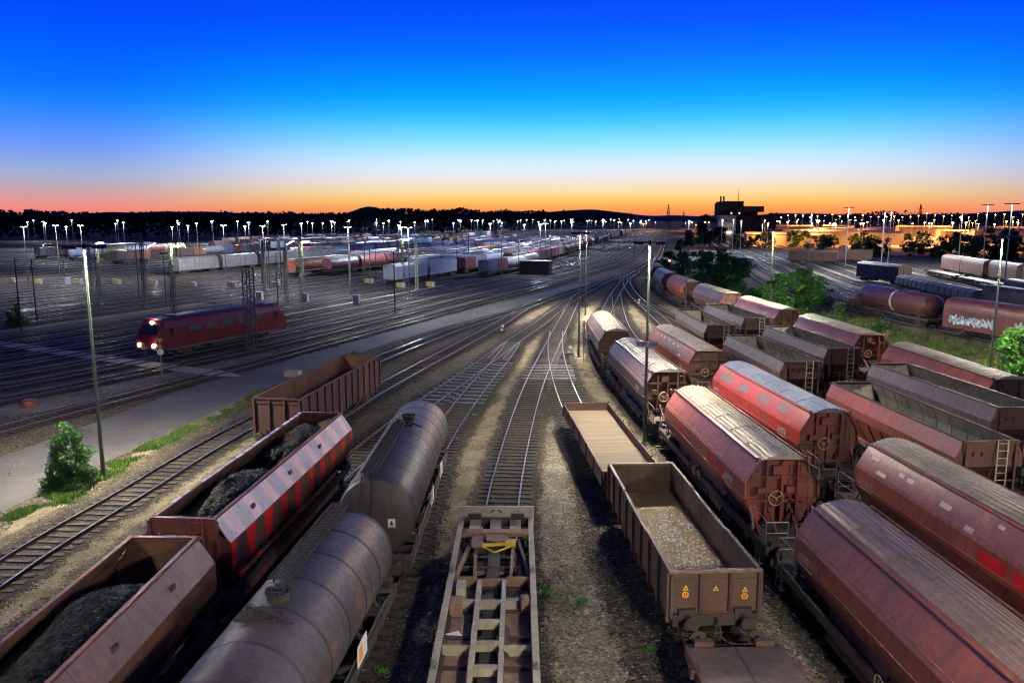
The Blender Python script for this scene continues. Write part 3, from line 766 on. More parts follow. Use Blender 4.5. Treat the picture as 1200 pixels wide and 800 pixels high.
# ------------------------------------------------------------------ open self-discharging hopper wagon
def open_hopper(label, upper='fal_mauve', lower='fal_lower', inner='inner_grey', rim='end_dark', R_=1.22, zr=3.86, L=6.1, zs=3.12, plat=8.2, endp='inner_pale', group=None, flat_end=True, dz=.42):
    r = thing('open_hopper_wagon', label, 'hopper wagon', group=group)
    for s in (-1, 1):
        o = [(R_,zr),(1.53,zs),(1.53,zs-dz)]
        a = [(s*x, z) for x, z in o]
        i_ = [(s*(x-.055), z-.02) for x, z in o]
        m = MB(); m.prism([a[0], a[1], i_[1], i_[0]], -L, L)
        m.build('upper_side', M[upper], r)
        m = MB(); m.prism([a[1], a[2], i_[2], i_[1]], -L, L)
        q = L-1.25
        m.poly([(s*1.53,-L,zs-dz),(s*1.53,L,zs-dz),(s*1.0,q,1.5),(s*1.0,-q,1.5)]); m.poly([(s*1.475,-L,zs-dz),(s*1.475,L,zs-dz),(s*.95,q,1.5),(s*.95,-q,1.5)])
        y = -L+1.25
        while y < L-1: m.bar((s*1.52,y,zs-dz-.08),(s*1.04,y*.87,1.52),.07,.09); y += 1.22
        m.build('lower_side', M[lower], r)
        m = MB(); m.box(min(s*(R_-.09), s*(R_+.03)), max(s*(R_-.09), s*(R_+.03)), -L-.02, L+.02, zr-.045, zr+.035); m.build('rim', M[rim], r)
        m = MB(); y = -L+1.2; m.bar((s*1.46, -L+.2, zs), (s*1.46, L-.2, zs), .03)
        while y < L-.6:
            m.path([(s*(R_-.06),y,zr-.06),(s*(1.46),y,zs),(s*1.44,y,zs-dz-.03),(s*.98,y*.9,1.6)], .03, 4); y += 1.22
        m.build('inner_rib', M[inner], r)
        m = MB(); m.poly([(s*(R_-.07),-L+.03,zr-.05),(s*(R_-.07),L-.03,zr-.05),(s*1.465,L-.03,zs),(s*1.465,-L+.03,zs)]); m.poly([(s*1.465,-L+.03,zs),(s*1.465,L-.03,zs),(s*1.465,L-.03,zs-dz-.01),(s*1.465,-L+.03,zs-dz-.01)])
        m.poly([(s*1.463,-L+.03,zs-dz-.012),(s*1.463,L-.03,zs-dz-.012),(s*.94,L-1.3,1.52),(s*.94,-L+1.3,1.52)])
        m.build('lining', M[inner], r)
        # side discharge flap
        m = MB(); m.poly([(s*1.0,-q+.1,1.48),(s*1.0,q-.1,1.48),(s*1.33,q-.5,.72),(s*1.33,-q+.5,.72)]); m.tube((s*1.1,-q,1.42),(s*1.1,q,1.42),.05,8)
        m.build('discharge_flap', M[lower], r)
    m = MB(); m.prism([(-.95,1.5),(0,2.25),(.95,1.5)], -L+1.35, L-1.35); m.build('saddle_floor', M[inner], r)
    for sy in (-1, 1):
        ye = sy*L
        m = MB(); m.box(-R_-.02, R_+.02, min(ye, ye+sy*.08), max(ye, ye+sy*.08), zr-.46, zr-.05); m.box(-R_-.06, R_+.06, min(ye-sy*.05, ye+sy*.12), max(ye-sy*.05, ye+sy*.12), zr-.10, zr+.032)
        m.poly([(-R_-.02,ye+sy*.01,zr-.46),(-1.50,ye+sy*.01,zs),(-1.50,ye+sy*.01,zs-dz),(1.50,ye+sy*.01,zs-dz),(1.50,ye+sy*.01,zs),(R_+.02,ye+sy*.01,zr-.46)])
        m.build('end_panel', M[rim], r)
        m = MB(); m.poly([(-1.46,ye,zs-dz),(1.46,ye,zs-dz),(.96,ye-sy*1.3,1.5),(-.96,ye-sy*1.3,1.5)]); m.build('end_slope', M[rim], r)
        m = MB(); m.poly([(-R_+.07,ye-sy*.04,zr-.06),(R_-.07,ye-sy*.04,zr-.06),(1.42,ye-sy*.10,zs-.1),(.95,ye-sy*1.55,1.62),(-.95,ye-sy*1.55,1.62),(-1.42,ye-sy*.10,zs-.1)]); m.build('end_lining', M[endp], r)
        m = MB()
        for s in (-1, 1):
            m.bar((s*1.12, ye+sy*.10, 1.30), (s*1.12, ye+sy*.10, zr-.05), .10, .09)
            for x in (.35, .75): m.bar((s*x, ye+sy*.08, zr-.48), (s*x*.95, ye-sy*.75, 1.34), .08)
            m.bar((s*1.1, ye+sy*.1, 1.35), (s*1.05, sy*(L+1.4), 1.33), .07)
        m.bar((-1.12, ye+sy*.1, 2.1), (1.12, ye+sy*.1, 2.1), .06)
        m.build('end_frame', M[rim], r)
        ladder(r, .45*sy*-1, ye+sy*.22, 1.3, ye+sy*.20, zr+.06, .46, 'inner_pale' if flat_end else rim)
        m = MB(); m.box(-1.3, 1.3, min(sy*(L-.4), sy*(plat-.05)), max(sy*(L-.4), sy*(plat-.05)), 1.29, 1.335); m.build('platform', M['frame_dark'], r)
        if plat-L > 1:
            for s in (-1, 1):
                m = MB(); m.path([(s*1.26, sy*(plat-.1), 1.33), (s*1.26, sy*(plat-.1), 2.3), (s*.5, sy*(plat-.1), 2.3), (s*.5, sy*(plat-.1), 1.33)], .022); m.tube((s*1.26, sy*(plat-.1), 1.85), (s*.5, sy*(plat-.1), 1.85), .016, 6)
                m.build('railing', M[rim], r)
    underframe(r, plat); b = plat-1.5; bogie(r, -b); bogie(r, b); buffers(r, plat+.62)
    return r

# ------------------------------------------------------------------ gondolas
def gondola(label, L, zr, name='gondola_wagon', side='gond_brown', inner='gond_inner', floor='scrap_floor', rim='rim_worn', dips=(), red_panels=(), signs=False, panels=8):
    r = thing(name, label, 'gondola wagon')
    h = L/2; zf = 1.42
    segs = [(-h, h, zr)]
    if dips: a, b, dz = dips; segs = [(-h, a, zr), (a, b, zr-dz), (b, h, zr)]
    for s in (-1, 1):
        m = MB(); mi = MB()
        for (a, b, z) in segs:
            m.box(min(s*1.40, s*1.345), max(s*1.40, s*1.345), a, b, 1.2, z-.05)
        w = m.build('side_wall', M[side], r)
        for (a, b, z) in segs: mi.box(min(s*1.335, s*1.343), max(s*1.335, s*1.343), a+.06, b-.06*(b == h), zf, z-.07)
        y = -h+L/panels/2
        while y < h: mi.bar((s*1.335, y, zf), (s*1.335, y, zr-.12), .035, .03); y += L/panels
        mi.build('wall_lining', M[inner], r)
        m = MB()
        for (a, b, z) in segs: m.box(min(s*1.33, s*1.45), max(s*1.33, s*1.45), a+.0, b, z-.05, z+.02)
        m.build('top_rim', M[rim], r)
        for k in range(panels+1):
            y = -h+L*k/panels
            y = max(-h+.06, min(h-.06, y)); z = zr-(dips[2] if dips and dips[0] < y < dips[1] else 0)
            m = MB(); m.box(min(s*1.402, s*1.50), max(s*1.402, s*1.50), y-.06, y+.06, 1.05, z-.055); m.build('side_post', M[side], r)
        for k in red_panels:
            y0 = -h+L*k/panels+.12; m = MB(); m.box(min(s*1.401, s*1.408), max(s*1.401, s*1.408), y0, y0+L/panels-.24, 1.3, zr-.1); m.build('repainted_panel', M['rim_red'], r)
    for sy in (-1, 1):
        ye = sy*h; m = MB(); m.box(-1.40, 1.40, min(ye, ye-sy*.055), max(ye, ye-sy*.055), 1.2, zr-.06); m.box(-1.34, 1.34, min(ye, ye+sy*.02), max(ye, ye+sy*.02), 1.2, 1.42)
        for x in (-.95, 0, .95):
            m.bar((x-.28, ye+sy*.06, zr-.26), (x+.28, ye+sy*.06, zr-.26), .025)
            for k in (-.28, .28): m.bar((x+k, ye, zr-.26), (x+k, ye+sy*.06, zr-.26), .025)
        e = m.build('end_wall', M[side], r)
        m = MB(); m.box(-1.46, 1.46, min(ye-sy*.08, ye+sy*.07), max(ye-sy*.08, ye+sy*.07), zr-.058, zr+.024); m.build('top_rim', M[rim], r)
        m = MB(); m.poly([(-1.33, ye-sy*.062, zf), (1.33, ye-sy*.062, zf), (1.33, ye-sy*.062, zr-.07), (-1.33, ye-sy*.062, zr-.07)]); m.build('wall_lining', M[inner], r)
        for x in (-1.36, -.46, .46, 1.36):
            m = MB(); m.box(x-.05, x+.05, min(ye+sy*.003, ye+sy*.12), max(ye+sy*.003, ye+sy*.12), 1.22, zr-.07); m.build('end_post', M['gond_red' if abs(x) < 1 or x > 0 else side], r)
        if signs and sy < 0:
            y = ye-.024
            for x, z, mk in ((-.92, 2.12, 1), (0.02, 2.08, 0), (.94, 2.02, 1)):
                m = MB()
                m.poly([(x-.10, y, z-.02), (x+.10, y, z-.02), (x, y, z+.16)], 0)
                m.poly([(x-.025, y-.003, z+.01), (x+.03, y-.003, z+.01), (x+.0, y-.003, z+.10)], 2)
                if mk:
                    m.poly([(x+.11*math.cos(a*.3927), y, z-.16+.11*math.sin(a*.3927)) for a in range(16)], 1)
                    m.box(x-.045, x-.02, y-.005, y-.003, z-.19, z-.11, 2); m.box(x+.015, x+.04, y-.005, y-.003, z-.19, z-.10, 2); m.box(x-.045, x+.01, y-.005, y-.003, z-.21, z-.185, 2)
                m.build('warning_sign', [M['yellow'], M['sign_orange'], M['black']], r)
            m = MB(); m.bar((-.42, ye-.14, 1.42), (.42, ye-.14, 1.42), .05); m.build('step', M['rim_red'], r)
    m = MB(); m.box(-1.34, 1.34, -h+.05, h-.05, zf-.05, zf); m.build('floor', M[floor], r)
    underframe(r, h+.06, 1.0, 1.2+.16); b = h-1.9; bogie(r, -b); bogie(r, b); buffers(r, h+.68)
    return r

# ------------------------------------------------------------------ flat wagons
def flat(label, L, deck='deck_planks', sides=True, endwall=True, seam=False, name='flat_wagon'):
    r = thing(name, label, 'flat wagon'); h = L/2; z = 1.36
    m = MB(); m.box(-1.36, 1.36, -h, h, z-.06, z); m.build('deck', M[deck], r)
    m = MB()
    for s in (-1, 1): m.box(s*1.39-.025, s*1.39+.025, -h, h, 1.02, z-.01)
    m.build('sole_bar', M['gond_brown'], r)
    if sides:
        for s in (-1, 1):
            k = 6
            for i in range(k):
                m = MB(); m.box(min(s*1.38, s*1.43), max(s*1.38, s*1.43), -h+L*i/k+.03, -h+L*(i+1)/k-.03, z+.005, z+.46); m.build('side_flap', M['gond_red'], r)
            m = MB()
            for i in range(k+1): m.box(min(s*1.432, s*1.49), max(s*1.432, s*1.49), -h+L*i/k-.05, -h+L*i/k+.05, 1.05, z+.52)
            m.build('stanchion', M['frame_dark'], r)
    else:
        for s in (-1, 1):
            y = -h+.4
            while y < h: 
                m = MB(); m.box(min(s*1.42, s*1.56), max(s*1.42, s*1.56), y-.16, y+.16, 1.1, z+.015); m.box(min(s*1.30, s*1.44), max(s*1.30, s*1.44), y-.10, y+.10, z+.018, z+.05); y += 1.15
                m.build('stake_pocket', M['gond_red'], r)
    if endwall:
        for sy in (-1, 1):
            m = MB(); m.box(-1.37, 1.37, min(sy*h, sy*(h-.06)), max(sy*h, sy*(h-.06)), z+.004, z+.48); m.build('end_flap', M['gond_red'], r)
    if seam:
        m = MB(); m.box(-.025, .025, -h+.02, h-.02, z+.001, z+.006); m.build('seam', M['black'], r)
        m = MB()
        for i in range(int(L/2.4)):
            y = -h+1.2+2.4*i; m.box(-1.33, 1.33, y-.012, y+.012, z+.001, z+.004)
        m.build('joint', M['frame_dark'], r)
    underframe(r, h-.02, 1.0, z-.065, beam_mat='gond_brown'); bogie(r, -h+2.1); bogie(r, h-2.1); buffers(r, h+.6)
    return r

# ------------------------------------------------------------------ tank wagon
def tank_wagon(label, L=12.6, mat='tank_grey', rad=1.43, rings=9, walk=(1.2, 5.9), walk_x=-.28, plates=True, group=None, band=None, domes=((0.3),), flat_end=True, cz=2.78):
    r = thing('tank_wagon', label, 'tank wagon', group=group); h = L/2
    dish = [(0.001, -h), (rad*.45, -h+.03), (rad*.78, -h+.12), (rad*.94, -h+.24), (rad, -h+.46)] if flat_end else [(0.001, -h), (rad*.35, -h+.05), (rad*.62, -h+.2), (rad*.82, -h+.45), (rad*.95, -h+.8), (rad, -h+1.2)]
    prof = dish+[(a, -b) for a, b in dish[::-1]]
    m = MB(); m.lathe_y(prof, 56, 0, cz); t = m.build('tank_shell', M[mat], r, smooth=40)
    for k in range(rings):
        y = -h+.5+(L-1.0)*k/(rings-1); m = MB()
        m.lathe_y([(rad-.01, y-.055), (rad+.008, y-.05), (rad+.012, y), (rad+.008, y+.05), (rad-.01, y+.055)], 56, 0, cz); m.build('weld_band', M['tank_band'], r, smooth=50)
    if band:
        m = MB(); m.lathe_y([(rad-.01, band-.22), (rad+.02, band-.2), (rad+.02, band+.2), (rad-.01, band+.22)], 56, 0, cz); m.build('white_band', M['chalk_white'], r, smooth=40)
    zt = cz+rad
    if walk:
        a, b = walk; m = MB(); w = .27
        for s in (-1, 1): m.bar((walk_x+s*w, a, zt+.10), (walk_x+s*w, b, zt+.10), .05, .07)
        for s in (-.09, .09): m.bar((walk_x+s, a, zt+.105), (walk_x+s, b, zt+.105), .03, .03)
        y = a
        while y <= b: m.bar((walk_x-w, y, zt+.11), (walk_x+w, y, zt+.11), .03, .03); y += .11
        for y in (a+.2, (a+b)/2, b-.2): 
            for s in (-1, 1): m.bar((walk_x+s*.2, y, zt-.12), (walk_x+s*.2, y, zt+.08), .05)
        m.build('walkway', M['frame_dark'], r)
    for y in domes:
        m = MB(); m.tube((.0, y, zt-.08), (.0, y, zt+.16), .27, 18); m.tube((.0, y, zt+.16), (.0, y, zt+.21), .31, 18); m.torus((0, y, zt+.24), .17, .02, 'z', 14, 5)
        for k in range(6): 
            a = k*1.047; m.tube((.28*math.cos(a), y+.28*math.sin(a), zt+.12), (.28*math.cos(a), y+.28*math.sin(a), zt+.27), .025, 6)
        m.bar((-.3, y+.1, zt+.23), (.3, y+.1, zt+.23), .05)
        m.build('manhole', M['frame_dark'], r)
        m = MB(); m.box(-.62, .35, y-1.15, y-.7, zt-.02, zt+.06); m.tube((-.3, y-.95, zt), (-.3, y-.95, zt+.24), .1, 10); m.tube((.08, y-.95, zt), (.08, y-.95, zt+.19), .08, 10); m.path([(-.3, y-.95, zt+.2), (-.05, y-.92, zt+.26), (.3, y-1.0, zt+.12), (.72, y-.9, zt-.12)], .03)
        m.torus((-.3, y-.95, zt+.27), .11, .016, 'z', 12, 5)
        m.build('valve_group', M['frame_dark'], r)
    for sy in (-1, 1):
        m = MB(); m.box(-.3, .3, min(sy*(h-1.4), sy*(h-3.5)), max(sy*(h-1.4), sy*(h-3.5)), 1.3, 1.36)
        for y in (h-1.5, h-3.4):
            m.box(-.55, .55, sy*y-.08, sy*y+.08, 1.29, 1.4)
            for s in (-1, 1): m.poly([(s*1.28, sy*y-.09, 1.28), (s*1.28, sy*y+.09, 1.28), (s*1.05, sy*y+.09, cz-.95), (s*.6, sy*y+.09, cz-1.28), (s*.6, sy*y-.09, cz-1.28), (s*1.05, sy*y-.09, cz-.95)]); m.box(min(s*.5, s*1.25), max(s*.5, s*1.25), sy*y-.10, sy*y+.10, 1.28, cz-1.2)
        m.build('saddle', M['frame_dark'], r)
        if walk: 
            m = MB()
            for s in (-.19, .19): m.path([(walk_x+s, sy*(h+.14), 1.35), (walk_x+s, sy*(h+.14), cz+.5), (walk_x+s, sy*(h-.15), zt+.1)], .022)
            for i in range(8): m.tube((walk_x-.19, sy*(h+.14), 1.5+.25*i), (walk_x+.19, sy*(h+.14), 1.5+.25*i), .015, 6)
            m.build('ladder', M['frame_dark'], r)
        m = MB(); m.box(-1.3, 1.3, min(sy*(h-.2), sy*(h+.38)), max(sy*(h-.2), sy*(h+.38)), 1.31, 1.35); m.build('platform', M['frame_dark'], r)
    if plates:
        m = MB(); m.box(.47, .73, -h-.05, -h-.02, cz-.34, cz-.02, 0); m.poly([(.52, -h-.054, cz-.25), (.68, -h-.054, cz-.25), (.60, -h-.054, cz-.06)], 1); m.box(.5, .7, -h-.056, -h-.052, cz-.32, cz-.29, 1)
        m.build('hazard_plate', [M['plate_white'], M['black']], r)
        for y in (2.6, -1.0):
            m = MB(); m.box(1.40, 1.43, y-.45, y+.45, 1.35, 1.95, 0); m.box(1.432, 1.436, y-.36, y-.02, 1.45, 1.85, 1); m.bar((1.3, y, 1.2), (1.4, y, 1.5), .05, m=0)
            m.build('number_board', [M['plate_white'], M['sign_orange' if y > 0 else 'galv']], r)
    m = MB()
    for s in (-1, 1): m.tube((s*1.38, -h+1.2, 1.62), (s*1.38, h-1.2, 1.62), .02, 6)
    m.build('hand_rail', M['galv'], r)
    underframe(r, h+.35); bogie(r, -h+1.7); bogie(r, h-1.7); buffers(r, h+.97)
    return r

def place(o, x, y, hd): o.location = (x, y, 0); o.rotation_euler = (0, 0, -hd); return o
def on(tr, y):
    p = min(TR[tr], key=lambda q: abs(q[1]-y)); return p
def put(o, tr, y):
    a, b = on(tr, y-5), on(tr, y+5); p = on(tr, y)
    x = (a[0]+b[0]+p[0])/3
    return place(o, x, y, math.atan2(b[0]-a[0], b[1]-a[1]))

# ------------------------------------------------------------------ right-hand trains
GB = 'covered hopper wagons in the near right-hand sidings'
B3 = put(covered_hopper('dusty pink-brown covered hopper with red end wall, beside the gondola with chips', 'hop_rose', 'end_red', roof_='roof_tan', railcol='hop_rose', group=GB), 'B', 35.9)
B4 = put(covered_hopper('large red-brown covered hopper in the lower right corner, red rail along its roof', 'hop_brown', 'end_dark', roof_='roof_brown', railcol='rim_red', group=GB), 'B', 18.1)
sw = lambda **k: {a: M[b] for a, b in k.items()}
B2 = put(clone(B3, label='mauve-grey covered hopper standing right behind the lamp post with the white number board', swap=sw(hop_rose='hop_mauve', end_red='end_dark', roof_tan='roof_zinc')), 'B', 53.5)
B1 = put(clone(B3, label='pale mauve covered hopper at the far end of its row, next to the switch rails', swap=sw(hop_rose='hop_mauve', end_red='end_dark')), 'B', 71.2)
C1 = put(clone(B3, label='grey-brown covered hopper with white chalk spots, behind the number board', swap=sw(hop_rose='hop_brown', end_red='end_dark')), 'C', 61.2)
C2 = put(clone(B4, label='bright red covered hopper with grey smears, behind the pink-brown hopper', swap=sw(hop_brown='hop_red', end_dark='end_red', roof_brown='roof_blue')), 'C', 43.4)
C3 = put(clone(B3, label='shiny rose covered hopper with white and pink patches, in front of the open hoppers', swap=sw(hop_rose='hop_rose', end_red='end_dark')), 'C', 25.4)
# own marks on single wagons
def patch(root, name, mat, rects, side):
    """flat patches on the sloped upper side (t: 0 at roof, 1 at shoulder) or the vertical side (z)"""
    for (y, t, w, h) in rects:
        m = MB()
        if side == 'u':
            a = (1.00, 3.93); b = (1.41, 3.25); nx, nz = .857, .515
            def P(tt, yy): return (-(a[0]+(b[0]-a[0])*tt)-nx*.012, yy, a[1]+(b[1]-a[1])*tt+nz*.012)
            m.poly([P(t-h, y-w), P(t-h, y+w), P(t+h, y+w), P(t+h, y-w)])
        else:
            m.poly([(-1.525, y-w, t-h), (-1.525, y+w, t-h), (-1.525, y+w, t+h), (-1.525, y-w, t+h)])
        m.build(name, M[mat], root)
patch(C3, 'paper_patch', 'pink_white', [(5.5,.35,.28,.09),(4.6,.9,.33,.10),(3.5,.42,.17,.10),(2.9,.45,.2,.11),(.6,.6,.3,.12),(-.9,.95,.22,.12),(-3.6,.5,.3,.14),(-2.0,.2,.15,.08)], 'u')
patch(C3, 'red_patch', 'red_paint', [(-2.3,2.75,.62,.22),(-3.6,2.72,.3,.22),(-5.0,2.75,.5,.2)], 's')
patch(B3, 'red_patch', 'red_paint', [(-1.9,2.72,.42,.16),(-3.4,2.7,.32,.2),(3.0,2.75,.5,.1)], 's')
patch(C2, 'grey_smear', 'hop_mauve', [(4.4,.5,1.0,.34),(1.6,.55,.8,.3),(-1.2,.5,.7,.32),(-3.6,.4,.6,.3)], 'u')
patch(C1, 'chalk_spot', 'pink_white', [(4.5,.25,.14,.08),(3.2,.22,.14,.08),(2.0,.24,.13,.08),(.6,.2,.16,.08),(-.9,.3,.14,.09),(-2.2,.25,.15,.08),(-3.5,.9,.25,.08)], 'u')
patch(C1, 'orange_patch', 'hop_orange', [(1.0,2.7,2.4,.3)], 's')
patch(B4, 'rust_patch', 'hop_orange', [(3.9,2.62,.5,.16),(4.9,2.7,.3,.12)], 's')

GD = 'open hopper wagons in the right-hand sidings'
D3 = put(open_hopper('red and plum open hopper directly behind the shiny rose hopper, ladder at its end', 'fal_red', 'rim_red', group=GD), 'D', 38.9)
E3 = put(open_hopper('plum open hopper at the right edge, in front of the orange covered hopper', 'fal_mauve', 'fal_mauve', group=GD), 'E', 45)
D2 = put(clone(E3, label='dark plum open hopper with a ladder, behind the bright red covered hopper'), 'D', 57.8)
E2 = put(clone(E3, label='plum open hopper whose tan near end frame shows three slanted struts', swap=sw(fal_mauve='fal_grey')), 'E', 63.2)
D1 = put(clone(E3, label='open hopper at the front end of its row, beside the covered hopper with chalk spots', swap=sw(fal_mauve='fal_grey')), 'D', 76)
E1 = put(clone(E3, label='open hopper at the front end of its row, just below the big green bush'), 'E', 81.4)

GF = 'covered hopper wagons on the curving outer track'
F7 = put(clone(B4, label='orange covered hopper with a tan roof at the right edge, behind the plum open hopper', swap=sw(hop_brown='hop_orange', end_dark='end_dark', rim_red='end_dark', roof_brown='roof_tan')), 'F', 51.3); F7['group'] = GF
for nm, y, lab, swp in (
    ('F6', 69, 'rose covered hopper beside the grass verge, ending in a bright red end wall', dict(hop_rose='hop_rose', end_red='end_red')),
    ('F5', 86.8, 'tan-rose covered hopper with lamp glints on its side, next to the light green round bush', dict(hop_rose='hop_rose', end_red='end_dark')),
    ('F4', 104.6, 'grey-pink covered hopper just ahead of the orange one, under the wide green bush', dict(hop_rose='hop_mauve', end_red='end_dark')),
    ('F3', 122.3, 'small bright orange covered hopper on the curve beside the green bush', dict(hop_rose='hop_orange', end_red='end_dark')),
    ('F2', 140, 'grey covered hopper with a blue roof and red side patch on the curve', dict(hop_rose='box_grey', end_red='end_dark', roof_tan='roof_blue')),
    ('F1', 157.7, 'pale covered hopper leading the curving train beside the red signal', dict(hop_rose='box_grey', end_red='end_dark'))):
    o = put(clone(B3, label=lab, swap={a: M[b] for a, b in swp.items()}), 'F', y); o['group'] = GF
    drop(o, 'red_patch')
drop(F7, 'rust_patch')

# track A: low gondola, flat wagon with flaps, plate flat wagon
GA_ = put(gondola('low brown gondola with pale chips strewn on its floor and warning triangles on its end', 10.6, 2.72, dips=(-2.1, 2.0, .06), signs=True, panels=8), 'A', 27.9)
put(flat('flat wagon with bare plank deck and low sides, behind the low brown gondola', 13.6), 'A', 41.6)
put(flat('brown steel flat wagon with seamed deck at the bottom edge, before the gondola', 13.0, 'deck_steel', False, False, True), 'A', 14.2)
m = MB(); rnd = random.Random(4)
for _ in range(1700):
    x, y = rnd.uniform(-1.25, 1.25), rnd.uniform(-4.9, 3.4)
    if rnd.random() > (.35+.65*(mnoise.noise((x*1.3, y*.7, 3)) > -.05))*(1 if y < 2.6 else .4): continue
    a = rnd.random()*3.14; w, l = rnd.uniform(.007, .022), rnd.uniform(.014, .06); c, s = math.cos(a), math.sin(a); t = rnd.uniform(-.02, .03)
    m.add([(x-c*l-s*w, y-s*l+c*w, 1.43), (x+c*l-s*w, y+s*l+c*w, 1.435+abs(t)), (x+c*l+s*w, y+s*l-c*w, 1.435+abs(t)), (x-c*l+s*w, y-s*l-c*w, 1.43), (x-c*l-s*w, y-s*l+c*w, 1.422), (x+c*l-s*w, y+s*l+c*w, 1.422), (x+c*l+s*w, y+s*l-c*w, 1.422), (x-c*l+s*w, y-s*l-c*w, 1.422)], [(0,3,2,1),(0,1,5,4),(1,2,6,5),(2,3,7,6),(3,0,4,7)])
ch = m.build('wood_chips', M['plate_white']); ch.location = GA_.location; ch.rotation_euler = GA_.rotation_euler; tag(ch, 'pale splinters and chips strewn over the gondola floor', 'chips', kind='stuff')

# ------------------------------------------------------------------ left-hand trains
put(tank_wagon('grey tank wagon with a dark catwalk and manhole, farther of the two grey tanks', 12.8, 'tank_grey', walk=(-5.9, 1.2), domes=(2.0,)), 'I', 33.1)
put(tank_wagon('rust-streaked grey tank wagon at the bottom edge, nearer of the two grey tanks', 13.4, 'tank_rusty', walk=(1.2, 6.6), domes=(.4,), walk_x=-.3), 'I', 17.5)
GJ = 'coal hopper wagons on the left'
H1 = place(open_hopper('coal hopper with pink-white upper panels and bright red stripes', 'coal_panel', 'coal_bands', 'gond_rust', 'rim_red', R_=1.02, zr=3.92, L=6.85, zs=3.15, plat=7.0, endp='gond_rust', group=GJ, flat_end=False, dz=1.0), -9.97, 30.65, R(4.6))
H2 = place(open_hopper('dull mauve coal hopper at the lower left corner, nearest the camera in its train', 'fal_coal', 'fal_lower', 'gond_rust', 'rim_red', R_=1.02, zr=3.92, L=6.9, zs=3.15, plat=7.05, endp='gond_rust', group=GJ, flat_end=False, dz=.85), -10.58, 15.35, R(.8))
m = MB()   # whitish crust on the striped wagon's left rim
rnd = random.Random(2); y = -6.8
while y < 6.8:
    l = rnd.uniform(.15, .8); 
    if rnd.random() < .8: m.box(-1.07, -.95+rnd.uniform(0, .03), y, min(6.8, y+l), 3.9555, 3.965)
    y += l+rnd.uniform(.02, .2)
m.build('chipped_paint', plain('crust', (.52,.54,.72), .5, var=.3), H1)
for H, ys in ((H1, (-4.6, -1.0, 2.6)), (H2, (-4.5, -1.5, 1.5, 4.5))):
    for y in ys: m = MB(); m.box(1.28, 1.36, y-.12, y+.12, 3.46, 3.60); m.build('latch', M['fal_coal'], H)
def coal(root, y0, y1, zt, label, seed):
    nx, ny = 26, int((y1-y0)*9); m = MB(); vs = []
    for j in range(ny+1):
        for i in range(nx+1):
            a = i/nx*2-1; b = j/ny; y = y0+(y1-y0)*b
            wv = .87+.13*math.sin(b*9+seed); prof = (1-.5*abs(a)**2.6)*min(1, 5.5*b, 4.5*(1-b))**.6
            z = 2.6+(zt-2.6)*prof*wv+.10*mnoise.noise((a*2.2, y*1.3, seed))+.05*mnoise.noise((a*6, y*5, seed))+.03*mnoise.noise((a*16, y*14, seed))
            vs.append((a*min(1.38, 1.36-.55*max(0, z-3.1)), y, z))
    W = nx+1
    m.add(vs, [(j*W+i, j*W+i+1, (j+1)*W+i+1, (j+1)*W+i) for j in range(ny) for i in range(nx)])
    ring = [i for i in range(W)]+[j*W+nx for j in range(1, ny+1)]+[ny*W+i for i in range(nx-1, -1, -1)]+[j*W for j in range(ny-1, 0, -1)]
    b = len(m.v); m.v += [(vs[k][0]*.72, vs[k][1]*.93+(y0+y1)/2*.07, 1.9) for k in ring]
    for q in range(len(ring)): q2 = (q+1) % len(ring); m.f.append((ring[q2], ring[q], b+q, b+q2)); m.m.append(0)
    rnd = random.Random(seed)
    for _ in range(700):
        k = rnd.choice(vs); x, y, z = k; s = rnd.uniform(.02, .055)
        if abs(x) > 1.15: continue
        pts = [(x+s*rnd.uniform(.6, 1.2)*dx, y+s*rnd.uniform(.6, 1.2)*dy, z+s*rnd.uniform(.5, .9)*dz) for dx, dy, dz in ((1,0,0),(0,1,0),(-1,0,0),(0,-1,0),(0,0,1),(0,0,-.8))]
        m.add(pts, [(0,1,4),(1,2,4),(2,3,4),(3,0,4),(1,0,5),(2,1,5),(3,2,5),(0,3,5)])
    o = m.build('coal_heap', M['coal']); o.location = root.location; o.rotation_euler = root.rotation_euler
    tag(o, label, 'coal heap')
coal(H1, -6.4, .3, 3.95, 'long coal heap in the near half of the red-striped wagon', 3)
coal(H1, .5, 6.2, 3.92, 'rounded coal heap in the far half of the red-striped wagon', 8)
coal(H2, -6.7, 6.1, 3.98, 'long coal heap in the dull mauve wagon at the lower left', 13)

place(gondola('empty rusty dark red gondola with ribbed sides, left of the coal wagons', 14.2, 3.38, side='gond_red', inner='gond_rust', floor='gond_rust', rim='gond_red', red_panels=(9,), panels=12), -12.25, 50.0, R(8.3))

